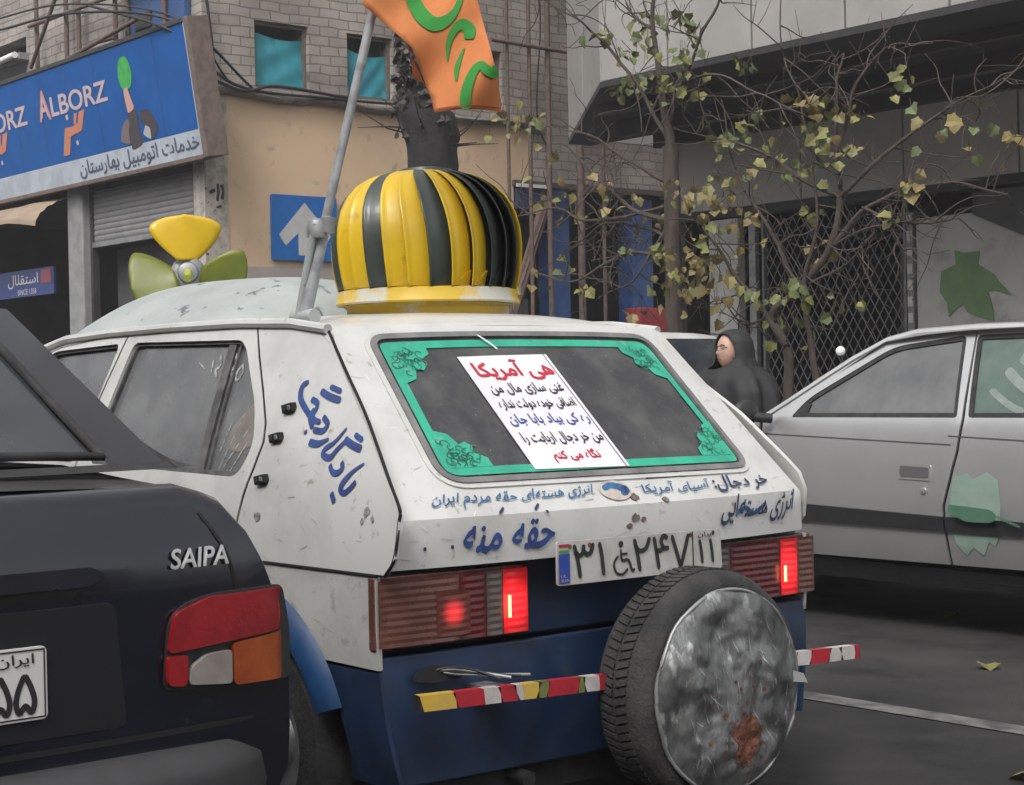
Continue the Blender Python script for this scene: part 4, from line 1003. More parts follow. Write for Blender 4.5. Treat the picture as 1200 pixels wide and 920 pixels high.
for m, L in seq + seq2:
    y1 = max(yy - L, -.812)
    if yy - y1 > .004:
        sl_ = rnd.uniform(-.012, .012)
        b.add([(-.1205, yy + sl_, bar(yy) - .019), (-.1205, y1 + sl_ * .3, bar(y1) - .019), (-.1205, y1 - sl_ * .3, bar(y1) + .019), (-.1205, yy - sl_, bar(yy) + .019)], [(0, 1, 2, 3)], m)
        b.add([(-.1205, yy - sl_, bar(yy) + .0192), (-.1205, y1 - sl_ * .3, bar(y1) + .0192), (-.093, y1, bar(y1) + .0192), (-.093, yy, bar(yy) + .0192)], [(0, 1, 2, 3)], m)
    yy = y1
b.build('reflective_tape', bmp, smooth=0)
b = MB()
b.panel(rpoly([(.71, .50), (.67, .532), (.60, .528), (.54, .512), (.56, .494), (.65, .488)], .02), lambda y, z: (fx(y, z) - .022, y, z), black_shell, (-1, 0, 0), res=.06, thick=.004)
for k in range(4): b.tube(catmull([V((-.0, .67 - .02 * k, .505 + .006 * k)), V((-.03, .61, .522 - .004 * k)), V((-.04, .54, .510 - .004 * k)), V((-.09, .49 - .03 * k, .488))], 6), .004, steel if k % 2 else wire_m, n=5)
b.build('bumper_mount_hole', car, smooth=60)
# spare wheel on the tail, axle along the car
WY, WZ, WR = -.127, .402, .305
b = MB(); b.lathe((-.06, WY, WZ), (-1, 0, 0), [(.17, 0), (.25, 0), (.29, .015), (WR, .04), (WR, .145), (.292, .172), (.272, .186), (.255, .188), (.20, .17)], tyre_m, 56)
spw = b.build('spare_wheel', car, smooth=35)
b = MB()
for k in range(84):
    a = 2 * pi * k / 84
    for (x0, x1, tw) in ((-.105, -.145, .25), (-.155, -.195, -.25)):
        c = V((0, cos(a), sin(a))); tt = V((0, -sin(a), cos(a)))
        p = V(((x0 + x1) / 2, WY, WZ)) + c * (WR + .0015)
        b.obox(p, V((abs(x0 - x1) / 2, 0, 0)) + tt * (tw * .02), tt * .0075, c * .0035, tyre_m)
b.build('tread', spw, smooth=0)
b = MB(); cr = random.Random(2)
ph = [cr.uniform(0, 6) for _ in range(12)]
def hub(u, v):
    a = 2 * pi * u; r = .262 * v
    q = V((r * cos(a) * 9 + 3.1, r * sin(a) * 9, 1.7))
    dent = .030 * mnoise.noise(q * .7) + .014 * mnoise.noise(q) + .010 * mnoise.noise(q * 2.3) + .006 * mnoise.noise(q * 5) - .014 * max(0, mnoise.noise(q * .9 + V((5, 1, 2))))
    h = .030 * (1 - v ** 3) + .012 + dent * min(1, v * 2) * (1 - v ** 6)
    rr = r * (1 + .012 * sin(7 * a + ph[4]) * v)
    return (-.245 - h, WY + rr * cos(a), WZ + rr * sin(a))
b.grid(hub, 96, 30, alu, wrap=True); hc = b.build('hub_cover', spw, smooth=180)
def hubat(y, z, o):
    dy, dz = y - WY, z - WZ; r = sqrt(dy * dy + dz * dz); a = math.atan2(dz, dy) / (2 * pi); p = hub(a % 1, min(1, r / .262)); return (p[0] - o, y, z)
b = MB(); rr = random.Random(11)
b.panel([(-.165 + .062 * cos(a * pi / 9) * rr.uniform(.55, 1.15), .275 + .075 * sin(a * pi / 9) * rr.uniform(.6, 1.1)) for a in range(18)], lambda y, z: hubat(y, z, .0022), rust, (-1, 0, 0), res=.02, thick=0)
for k in range(60):
    a = rr.uniform(0, 6.28); d = abs(rr.gauss(0, .055)) + .03; y, z, r = -.165 + d * cos(a), .285 + d * sin(a) * 1.1, rr.uniform(.002, .007)
    if (y - WY) ** 2 + (z - WZ) ** 2 < .06: b.panel([(y + r * cos(q * pi / 3), z + r * sin(q * pi / 3)) for q in range(6)], lambda y, z: hubat(y, z, .0028), rust, (-1, 0, 0), res=.02, thick=0)
b.build('rust_patch', hc, smooth=0)
b = MB(); b.tube([(-.256 + .003 * sin(k), WY + .259 * cos(k * pi / 32), WZ + .259 * sin(k * pi / 32)) for k in range(65)], .0055, steel, 6, caps=False); b.build('rim_edge', hc, smooth=180)
b = MB(); scm = mat('bare_scratch', (.55, .55, .54), rough=.4, metal=.4)
for k in range(70):
    a = rr.uniform(0, 6.28); d = rr.uniform(.02, .23); y, z = WY + d * cos(a), WZ + d * sin(a); an = rr.gauss(1.25, .28); L = rr.uniform(.01, .06)
    if (y + L * cos(an) - WY) ** 2 + (z + L * sin(an) - WZ) ** 2 < .055: b.stroke([(y, z), (y + L * cos(an), z + L * sin(an))], rr.uniform(.0006, .0016), lambda y, z: hubat(y, z, .0018), scm, n=5)
b.build('scratches', hc, smooth=0)
b = MB()
b.panel([(-.325, .440), (-.385, .418), (-.398, .392), (-.36, .398), (-.285, .386), (-.305, .402)], lambda y, z: (-.268 - .25 * max(0, -.33 - y), y, z), mat('torn_foil', (.42, .42, .42), (.32, .32, .32), 12, .4, metal=.3), (-1, 0, 0), res=.04, thick=.004)
b.build('torn_edge', hc, bev=.001)
b = MB(); b.box((.05, -.6, .16), (.5, .6, .26), rubber); b.tube([(.10, .35, .22), (-.02, .35, .21)], .022, rubber); b.build('chassis', car, smooth=60)

# ================================================================== what is mounted on the roof
# long scuffed roof shell
b = MB()
def shellr(u, v):
    x = 1.18 + 1.36 * u; t = v * 2 - 1
    h = .205 * (sin(pi * min(1, u / 1.02)) ** .42) * (1 - .18 * u) * (1 - abs(t) ** 2.6) if 0 < u < 1 else 0
    return (x, .50 * t * (1 - .35 * abs(2 * u - 1) ** 3), 1.392 + h + .004 * sin(9 * u + 4 * t))
b.grid(shellr, 36, 28, chip_white)
tag(b.build('roof_scoop', smooth=180), 'pale scuffed fairing hump on the white car roof, under the propeller', 'roof fairing')
# propeller
t = thing('propeller', 'three-bladed propeller with yellow and olive blades spinning axle above the scuffed roof fairing', 'propeller', (2.2, 0, 1.62))
PC = V((2.20, .045, 1.622)); pax = V((-.86, .50, .05)).normalized(); pa = V((0, 0, 1)); pbv = pax.cross(pa).normalized(); pa = pbv.cross(pax)
for k, (ang, m) in enumerate(((92, yellow), (196, olive), (-16, olive))):
    a0 = radians(ang); b = MB()
    def bl(u, v, a0=a0):
        r = .045 + .165 * u; w_ = (.034 + .100 * sin(pi * min(1, u * .62 + .02))) * (1 if u < .66 else sqrt(max(0.004, 1 - ((u - .66) / .34) ** 2)))
        q = (v - .5) * 2 * w_; tw = .42 - .2 * u
        d = pbv * -cos(a0) + pa * sin(a0); n_ = pbv * sin(a0) + pa * cos(a0)
        return PC + d * r + n_ * (q * cos(tw)) + pax * (q * sin(tw) + .01 * (1 - (2 * v - 1) ** 2))
    b.grid(bl, 18, 10, m); o = b.build('blade', t, smooth=180)
    md = o.modifiers.new('thick', 'SOLIDIFY'); md.thickness = .004
b = MB(); b.lathe(PC - pax * .02, pax, [(.001, -.03), (.05, -.03), (.062, -.012), (.062, .01), (.045, .022), (.038, .022), (.034, .04), (.016, .046), (.001, .046)], steel, 28); b.build('hub', t, smooth=40)
b = MB(); b.tube([PC + pax * .02, PC + pax * .085 + V((0, 0, -.03))], .014, mat('lime_paint', (.40, .42, .06), (.3, .34, .05), 12, .5)); b.build('spindle', t, smooth=60)
b = MB(); b.tube([PC - pax * .05 + V((0, 0, -.16)), PC - pax * .05], .022, steel); b.build('stand', t, smooth=60)

# ventilator dome shaped like a turban
VC = V((.83, 0, 0))
t = thing('roof_ventilator', 'yellow and dark green striped turbine ventilator like a turban on the white car roof', 'ventilator', (VC.x, 0, 1.40))
b = MB(); b.lathe(VC, (0, 0, 1), [(.243, 1.372), (.243, 1.437), (.250, 1.440), (.250, 1.434)], mat('collar_yellow_white', (.58, .40, .04), (.56, .55, .50), 3.2, .5, lo=.48, hi=.55), 48); b.build('collar', t, smooth=40)
b = MB(); b.lathe(VC, (0, 0, 1), [(.245, 1.442), (.274, 1.440), (.277, 1.446), (.270, 1.460), (.266, 1.482), (.255, 1.485), (.24, 1.485)], ring_mix, 56); b.build('base_ring', t, smooth=40)
PRF = [(.262, 1.482), (.272, 1.52), (.279, 1.57), (.281, 1.62), (.276, 1.67), (.263, 1.715), (.240, 1.757), (.207, 1.792), (.165, 1.818), (.115, 1.834), (.06, 1.842)]
def prof(v):
    q = v * (len(PRF) - 1); i = int(min(q, len(PRF) - 2)); k = q - i
    return PRF[i][0] + (PRF[i + 1][0] - PRF[i][0]) * k, PRF[i][1] + (PRF[i + 1][1] - PRF[i][1]) * k
b = MB(); b.lathe(VC, (0, 0, 1), [(r * .905, z - .006) for r, z in PRF] + [(.001, 1.832)], black_shell, 32); b.build('core', t, smooth=180)
NV = 27
PAT = 'ydyydyydyydddyydyydyydyydyy'
for k in range(NV):
    b = MB(); a0 = -2.24 + 2 * pi * k / NV; da = 2 * pi / NV
    m = yellow if PAT[k] == 'y' else darkgreen
    def vane(u, v, a0=a0):
        r, z = prof(v); a = a0 + da * u * 1.16 - .40 * v ** 2.4
        r2 = r * (1.0 - .100 * u) + .007 * max(0, 1 - u * 6) * (1 if v < .9 else 0)
        if v < .09: r2 -= .012 * (1 - v / .09) * u
        return VC + V((-r2 * cos(a), r2 * sin(a) * -1, z))
    b.grid(vane, 12, 26, m)
    o = b.build('vane', t, smooth=40); md = o.modifiers.new('thick', 'SOLIDIFY'); md.thickness = .003
    q = MB()
    P0 = vane(.05, .012); P1 = vane(1.0, .012); P2 = vane(.98, .12)
    n_ = V((P0.x - VC.x, P0.y - VC.y, 0)).normalized()
    q.add([P0 + n_ * .003, P1 + n_ * .016, P2 + n_ * .010, P0 - n_ * .002, P1 - n_ * .002, P2 - n_ * .002], [(0, 1, 2), (5, 4, 3), (0, 3, 4, 1), (1, 4, 5, 2), (2, 5, 3, 0)], m)
    q.build('vane_foot', o, smooth=0)
b = MB(); b.lathe(VC, (0, 0, 1), [(.085, 1.836), (.08, 1.846), (.04, 1.853), (.001, 1.855)], darkgreen, 28); b.build('cap', t, smooth=50)

# flag on a pole
def dep(px, py, Z): return CAMP + ray(px, py) * Z
t = thing('flag', 'orange flag with green brush lettering on a grey pole at the roof edge', 'flag', (.647, .556, 1.39))
b = MB(); A = dep(357, 366, 4.75); B_ = dep(440, 0, 4.75); top = A + (B_ - A) * 1.42
mid = A + (B_ - A) * .30
b.tube([A + V((0, 0, -.015)), A + (B_ - A) * .25], .018, pole_paint, n=12); b.tube([A + (B_ - A) * .22, top], .0125, pole_paint, n=12); b.build('pole', t, smooth=50)
b = MB(); A2 = A + CR * -.012 + V((.01, 0, -.01)); b.tube([A2, dep(369, 262, 4.72)], .010, chip_white, n=10); b.lathe(dep(371, 268, 4.74), (0, 0, 1), [(.001, -.03), (.027, -.025), (.030, 0), (.024, .022), (.001, .03)], steel, 14)
b.lathe(dep(384, 264, 4.74), (0, 0, 1), [(.001, -.025), (.02, -.02), (.022, .02), (.001, .025)], steel, 12)
b.tube([A + V((-.05, .0, -.012)), A + V((.05, 0, -.012))], .02, chip_white, n=8); b.build('pole_socket', t, smooth=50)
FZ = 4.70
def flagp(px, py, o=0.0):
    """cloth sheet hanging from the pole: flag coordinates are millimetre-like steps right of / below the pole top"""
    base = dep(435, 20, FZ)
    s_ = FZ / FPX
    wave = .035 * sin((px - 430) * .045 + (py + 60) * .012) + .018 * sin((px + py) * .05) + .02 * sin(py * .021)
    return base + _r * ((px - 435) * s_) + V((0, 0, (20 - py) * s_)) - V((_f.x, _f.y, 0)) * (wave + o - .03)
FO = [(425, 5), (482, 56), (503, 115), (506, 131), (586, 132), (582, 96), (557, -10), (545, -70), (535, -135), (462, -120), (445, -60)]
b = MB(); b.panel(FO, lambda x, y: flagp(x, y), orange, -_f, res=8, thick=.0015)
o = b.build('cloth', t, smooth=180)
b = MB(); b.panel([(480, 58), (481, 86), (500, 96), (500, 106), (470, 40)], lambda x, y: flagp(x, y, -.035), orange, -_f, res=8, thick=.0015); b.build('cloth_fold', t, smooth=180)
b = MB(); mp = lambda x, y: flagp(x, y, .004)
def fz(pts): return [(400 + x / 4.18, y / 4.18) for x, y in pts]
for pts, wd in (([(335, -60), (355, 0), (395, 70), (450, 110), (510, 95), (560, 45), (590, -30)], [13, 17, 19, 18, 13, 8, 6]), ([(512, 295), (520, 210), (550, 145), (590, 118), (625, 150), (620, 195)], [2, 6, 9, 13, 15, 12]),
                ([(556, 405), (562, 330), (598, 235)], [3, 7, 2]), ([(598, 548), (605, 470), (635, 385), (675, 340), (710, 370), (745, 385), (742, 345)], [13, 13, 11, 9, 12, 9, 3]),
                ([(450, -200), (520, -160), (560, -220)], [10, 16, 8]), ([(400, -330), (430, -240), (470, -300)], [9, 12, 6])):
    b.stroke(fz(pts), wd, mp, flag_green, n=10)
b.stroke([(507, 127), (545, 128), (585, 128)], 1.2, mp, mat('hem_red', (.4, .06, .03), rough=.9))
b.build('lettering', o, smooth=0)

# ================================================================== black sedan in the near lane
sd = thing('black_sedan', 'black sedan with red and amber tail lights, nearest to the viewer at the lower left', 'car', (1.4, 2.05, 0))
SY = 2.00                                   # its centre line
ST = [(-.205, 1.003, .812, .55), (-.15, 1.006, .814, .55), (.1, 1.02, .82, .56), (.35, 1.04, .825, .57), (1.2, 1.04, .83, .57), (2.4, 1.02, .83, .57), (2.6, .98, .82, .56), (3.3, .88, .80, .54), (3.6, .78, .76, .52)]
def sedan(u, v):
    q = u * (len(ST) - 1); i = int(min(q, len(ST) - 2)); k = q - i
    x, zt, hw, _ = [p + (r - p) * k for p, r in zip(ST[i], ST[i + 1])]
    t = v * 2 - 1; s = 1 if t >= 0 else -1; t = abs(t)
    P = [(0, zt + .012), (.45, zt + .008), (.72, zt - .004), (.83, zt - .035), (.895, zt - .12), (.93, zt - .20), (.965, .76), (1.0, .66), (1.0, .50), (.99, .38), (.95, .28), (.90, .24)]
    q = t * (len(P) - 1); i = int(min(q, len(P) - 2)); k = q - i
    y, z = P[i][0] + (P[i + 1][0] - P[i][0]) * k, P[i][1] + (P[i + 1][1] - P[i][1]) * k
    return V((x, SY + s * hw * y, z))
def rearx(y, z):                              # the tail skin: curves in plan, leans forward to the boot edge
    a = abs(y - SY) / .81
    return -.325 + .065 * a ** 4 + .10 * max(0, (z - .84) / .16) ** 2 - .0 + .03 * max(0, (.5 - z) / .25)
b = MB()
b.grid(sedan, 40, 66, navy)
sdb_rear = [(SY + s_ * hw, z) for s_, hw, z in ()]
rear_out = [(SY - .722, .26), (SY - .800, .42), (SY - .800, .66), (SY - .772, .76), (SY - .735, .84), (SY - .700, .905), (SY - .655, .945), (SY - .57, .972), (SY + .57, .972), (SY + .655, .945), (SY + .700, .905), (SY + .735, .84), (SY + .772, .76), (SY + .800, .66), (SY + .800, .42), (SY + .722, .26)]
b.panel(rear_out, lambda y, z: (rearx(y, z), y, z), navy, (-1, 0, 0), res=.04, thick=.02)
# strip joining the tail skin to the body
R_ = resample(rear_out, .03); vs = []; NR = 7
for y, z in R_:
    for k in range(NR):
        q = k / (NR - 1) * pi / 2; x0 = rearx(y, z); up_ = .040 * max(0, min(1, (z - .88) / .07))
        vs.append((x0 + (-.205 - x0 + .02) * (1 - cos(q)), SY + (y - SY) * (1 + .012 * sin(q)), z + up_ * sin(q)))
b.add(vs, [(NR * i + k, NR * i + k + 1, (NR * (i + 1) + k + 1) % len(vs), (NR * (i + 1) + k) % len(vs)) for i in range(len(R_)) for k in range(NR - 1)], navy)
b.build('body', sd, smooth=50)
dusty = mat('dusty_black_paint', (.028, .026, .025), (.014, .014, .016), 4, .38, .55, spec=.4)
b = MB()
def lid(u, v):
    p = sedan(.0 + .34 * u, .5 + (v - .5) * .62 * 1.0); return p + V((0, 0, .003))
b.grid(lid, 10, 20, dusty); b.build('boot_lid', sd, smooth=60)
# cabin: roof, pillars and windows
def cab(u, v, o=0.0):          # u along (0 rear-window foot .. 1 windscreen foot), v across
    PX = [(.05, 1.03, .70), (.62, 1.40, .585), (.80, 1.435, .57), (1.3, 1.45, .57), (1.75, 1.43, .565), (2.55, 1.0, .70)]
    q = u * (len(PX) - 1); i = int(min(q, len(PX) - 2)); k = q - i
    x, z, hw = [p + (r - p) * k for p, r in zip(PX[i], PX[i + 1])]
    t = v * 2 - 1
    return V((x - .03 * (1 - t * t) * (1 if u < .3 else 0), SY + t * hw, z + .022 * (1 - abs(t) ** 2.4) + o))
b = MB(); b.grid(lambda u, v: cab(.2 + .6 * u, v), 20, 16, navy)
def pil(u, v, s, o=0.0):
    p = cab(u, .5 + s * .5); q = V((p.x, SY + s * .775, 1.035)); return p.lerp(q, v) + V((0, s * o, 0))
for s in (1, -1): b.grid(lambda u, v, s=s: pil(u, v, s), 24, 6, navy)
# rear pillars either side of the back window
def bw(u, v, o=0.0):           # across, up
    p = cab(.2 * v, u); return V((p.x - o * .6, p.y, p.z + o * .7))
b.grid(lambda u, v: bw(.0 + .105 * u, v, .004), 6, 12, navy); b.grid(lambda u, v: bw(.895 + .105 * u, v, .004), 6, 12, navy)
b.grid(lambda u, v: bw(.1 + .8 * u, .93 + .08 * v, .004), 12, 3, navy)
b.build('cabin', sd, smooth=60)
b = MB(); b.grid(lambda u, v: bw(.115 + .77 * u, .085 + .83 * v, .0), 20, 12, car_glass); rw = b.build('rear_window', sd, smooth=180)
b = MB(); P = [bw(.105, .93, .006)] + [bw(.105, .93 - .88 * k / 8, .006) for k in range(1, 9)] + [bw(.105 + .79 * k / 16, .05, .006) for k in range(1, 17)] + [bw(.895, .05 + .88 * k / 8, .006) for k in range(1, 9)]
b.tube(P, .011, rubber, n=6); b.build('rubber_seal', rw, smooth=60)
b = MB(); b.grid(lambda u, v: bw(.0 + 1.0 * u, .0 - .12 * v, .006) if False else V((.05 - .03 * v - .03 * (1 - (2 * u - 1) ** 2), SY + (2 * u - 1) * .70, 1.032 + .014 * (1 - v))), 12, 2, rubber); b.build('window_foot_trim', sd, smooth=60)
for s in (1, -1):
    b = MB(); b.grid(lambda u, v, s=s: pil(.22 + .52 * u, .12 + .80 * v, s, .006), 14, 4, car_glass); b.build('side_window', sd, smooth=180)
def rm(o): return lambda y, z: (rearx(y, z) - o, y, z)
b = MB(); b.box((-.20, SY - .55, .9765), (.02, SY + .55, .9766), navy) if False else None
# boot lid: seam, step, plate recess
b.stroke([(SY - .69, .66), (SY - .665, .78), (SY - .64, .87), (SY - .60, .955)], .008, rm(.0012), black_shell)
b.stroke([(SY + .69, .66), (SY + .665, .78), (SY + .64, .87), (SY + .60, .955)], .008, rm(.0012), black_shell)
b.stroke([(SY - .70, .535), (SY, .535), (SY + .70, .535)], .012, rm(.0012), black_shell)
b.build('boot_seam', sd, smooth=0)
b = MB(); b.panel(rpoly([(SY - .33, .835), (SY + .33, .835), (SY + .35, .855), (SY + .33, .872), (SY - .33, .872), (SY - .36, .855)], .012), rm(.012), navy, (-1, 0, 0), res=.05, thick=.014); b.build('boot_trim', sd, bev=.006)
b = MB(); b.panel(rpoly([(SY - .40, .56), (SY + .40, .56), (SY + .38, .80), (SY - .38, .80)], .02), rm(.0015), mat('recess_black', (.008, .009, .012), rough=.45), (-1, 0, 0), res=.08, thick=.003); b.build('plate_recess', sd, bev=.001)
b = MB(); dm = lambda u, v: (rearx(-u, v) - .009, -u, v)
b.panel(rpoly([(-SY - .28, .60), (-SY + .235, .60), (-SY + .235, .735), (-SY - .28, .735)], .012), dm, mat('clean_plate_white', (.62, .62, .60), rough=.5), (-1, 0, 0), res=.1, thick=.006); npl = b.build('number_plate', sd, bev=.001)
dm = lambda u, v: (rearx(-u, v) - .0105, -u, v)
b = MB(); u0 = -SY + .235
b.text('ایران', dm, u0 - .098, u0 - .026, .700, .724, plate_k, .012); [digit(b, '5', u0 - k, .614, .036, .072, dm, plate_k, .011) for k in (.062, .110)]
[digit(b, c_, u0 - k, .614, .04, .085, dm, plate_k, .012) for c_, k in (('2', .285), ('1', .23), ('4', .185))]
b.panel([(u0 - .122, .602), (u0 - .119, .602), (u0 - .119, .733), (u0 - .122, .733)], dm, plate_k, (-1, 0, 0), res=.2, thick=0)
P = [(u0 - .518, .604), (u0 - .004, .604), (u0 - .004, .731), (u0 - .518, .731)]
b.panel(P, dm, plate_k, (-1, 0, 0), holes=[offset_poly(P, .003)], res=.2, thick=0); b.build('lettering', npl, smooth=0)
b = MB(); dm = lambda u, v: (rearx(-u, v) - .0055, -u, v)
b.text('SAIPA', dm, -1.495, -1.358, .852, .889, badge_m, .018, .06); o = b.build('badge', sd, smooth=0)
md = o.modifiers.new('thick', 'SOLIDIFY'); md.thickness = .0015; md.offset = 0
# tail lights: red above, amber outside below, clear inside below
def tlp(s, pts): return [(SY + s * (SY - y) * -1 if False else SY + s * (y - SY) * (1 if s > 0 else 1), z) for y, z in pts]
for s in (-1, 1):
    Y = lambda d: SY + s * d       # d = distance from the centre line
    out = rpoly([(Y(.478), .618), (Y(.800), .600), (Y(.803), .70), (Y(.782), .797), (Y(.58), .797), (Y(.495), .77)], [.02, .02, .03, .02, .05, .05])
    b = MB(); b.panel(out, lambda y, z: (rearx(y, z) - .006, y, z), navy_trim, (-1, 0, 0), res=.05, thick=.02); tlo = b.build('tail_light', sd, bev=.003)
    wrap = lambda y, z: (rearx(y, z) - .019 + .035 * max(0, (abs(y - SY) - .74) / .06) ** 2, y, z)
    for nm, pts, m in (('red_lens', [(Y(.486), .690), (Y(.799), .708), (Y(.779), .792), (Y(.585), .792), (Y(.502), .766)], lens_red),
                       ('amber_lens', [(Y(.640), .609), (Y(.796), .604), (Y(.798), .703), (Y(.640), .694)], lens_amber),
                       ('reversing_lens', [(Y(.530), .624), (Y(.635), .613), (Y(.635), .682), (Y(.575), .680), (Y(.536), .658)], lens_clear),
                       ('inner_lens', [(Y(.484), .628), (Y(.525), .622), (Y(.530), .684), (Y(.484), .685)], lens_red)):
        b = MB(); b.panel(rpoly(pts, .012), wrap, m, (-1, 0, 0), res=.03, thick=.012); b.build(nm, tlo, bev=.003)
b = MB()
def bump(u, v):
    a = u * 2 - 1; y = SY + .835 * (1 if a > 0 else -1) * (1 - (1 - abs(a)) ** 1.0); P = [(-.02, .30), (-.085, .32), (-.10, .40), (-.095, .46), (-.06, .50), (.02, .51)]
    q = v * (len(P) - 1); i = int(min(q, len(P) - 2)); k = q - i
    o, z = P[i][0] + (P[i + 1][0] - P[i][0]) * k, P[i][1] + (P[i + 1][1] - P[i][1]) * k
    return (-.30 + o + .24 * abs(a) ** 5, y + (.0 if abs(a) < 1 else 0), z)
b.grid(bump, 40, 15, bumper_m)
for s in (1, -1):
    b.grid(lambda u, v, s=s: (-.06 + .5 * u, SY + s * (.835 - .03 * u), .30 + .205 * v), 4, 4, bumper_m)
b.build('bumper', sd, smooth=60)
b = MB(); b.box((-.1, SY - .78, .16), (3.4, SY + .78, .33), rubber); b.build('underbody', sd, smooth=0)
for wx in (.42, 2.77):
    for s in (1, -1): wheel(sd, wx, SY + s * .73, .28, .165, s, steel)

# ================================================================== silver car in the far lane
sv = thing('silver_car', 'silver grey saloon seen from its left side, green windscreen reflection painted on its rear door and window', 'car', (1.9, -4.3, 0))
SVY = -3.45
def svy(x, z):
    y = SVY - (.045 * ((z - .62) / .365) ** 2 if z > .62 else .060 * ((.62 - z) / .32) ** 2)
    if z > .985: y = SVY - .045 - .19 * ((z - .985) / .42) ** 1.08
    if x > 3.4: y -= .22 * ((x - 3.4) / .8) ** 2
    if x < .0: y -= .12 * ((-x) / .6) ** 2
    return y
sm = lambda o=0.0: (lambda x, z: (x, svy(x, z) + o, z))
OUTV = (0, 1, 0)
SEAM = [(1.465, 1.0), (1.478, .85), (1.51, .72), (1.545, .60), (1.54, .34)]
# near side skin
SW_F = rpoly([(2.50, 1.005), (2.415, 1.10), (1.965, 1.345), (1.56, 1.385), (1.50, 1.005)], [.02, .06, .08, .03, .02])
SW_R = rpoly([(1.44, 1.005), (1.50, 1.385), (1.0, 1.385), (.55, 1.33), (.40, 1.005)], [.02, .03, .05, .1, .03])
DF = [(2.68, .99)] + [(2.66, .60), (2.56, .33)] + [(1.548, .33)] + [(x + .008, z) for x, z in SEAM[::-1][1:]] + [(1.515, 1.41), (2.0, 1.375), (2.36, 1.185)]
DRR = [(1.532, .33)] + [(x - .008, z) for x, z in SEAM[::-1][1:]] + [(1.505, 1.41), (1.0, 1.41), (.48, 1.34), (.30, 1.0), (.42, .80), (.62, .62), (.70, .33)]
b = MB()
b.panel([(2.70, .33), (2.70, .985), (3.3, .90), (3.9, .80), (4.2, .68), (4.22, .33), (3.83, .33)] + arc_pts(3.45, .30, .36, 10, 170, 12) + [(3.08, .33)], sm(), silver, OUTV, res=.1, thick=.012)
b.panel([(.68, .33), (.60, .60), (.40, .79), (.28, 1.0), (.46, 1.345), (.40, 1.36), (.05, 1.03), (-.55, .98), (-.62, .7), (-.6, .33), (-.12, .33)] + arc_pts(.25, .30, .36, 172, 10, 12), sm(), silver, OUTV, res=.1, thick=.012)
def sroof(u, v):
    x = .40 + 1.62 * u; t = v * 2 - 1; z = 1.413 - .045 * (abs(u - .45) / .55) ** 3
    hw = .655; return (x, SVY - .85 + t * hw, z + .02 - .022 * abs(t) ** 3)
b.grid(sroof, 16, 14, silver)
b.tube([(x, svy(x, z) - .012, z) for x, z in ((.40, 1.365), (.6, 1.39), (1.0, 1.412), (1.5, 1.416), (1.85, 1.405), (2.02, 1.372), (2.2, 1.285), (2.36, 1.19), (2.55, 1.075), (2.70, .99))], .022, silver)
b.box((-.3, SVY - 1.58, .25), (2.65, SVY - .10, .93), black_shell); b.box((2.652, SVY - 1.50, .25), (4.0, SVY - .30, .70), black_shell)
b.grid(lambda u, v: (2.68 + 1.5 * u, SVY - .08 - 1.54 * v, .985 - .20 * u ** 1.5), 10, 6, silver)
b.grid(lambda u, v: (-.55 + .55 * u, SVY - .1 - 1.5 * v, .985 + .03 * u), 6, 6, silver)
b.add([(4.21, SVY - .2, .3), (4.21, SVY - 1.5, .3), (4.19, SVY - 1.5, .78), (4.19, SVY - .2, .78)], [(0, 1, 2, 3)], silver)
b.panel([(4.2, .33), (2.7, .985), (2.02, 1.36), (.4, 1.36), (0, 1.0), (-.6, .9), (-.6, .33)], lambda x, z: (x, -1.7 + 2 * SVY - svy(x, z), z), silver, (0, -1, 0), res=.15, thick=.01)
b.build('body', sv, bev=.004)
b = MB(); b.grid(lambda u, v: (2.68 - .67 * v, SVY - .06 - .14 * v - (1.58 - .28 * v) * u, .985 + .385 * v), 8, 6, silver_glass); b.build('windscreen', sv, smooth=180)
b = MB(); b.grid(lambda u, v: (.0 + .40 * v, SVY - .08 - .1 * v - (1.54 - .2 * v) * u, 1.0 + .36 * v), 8, 6, car_glass); b.build('rear_window', sv, smooth=180)
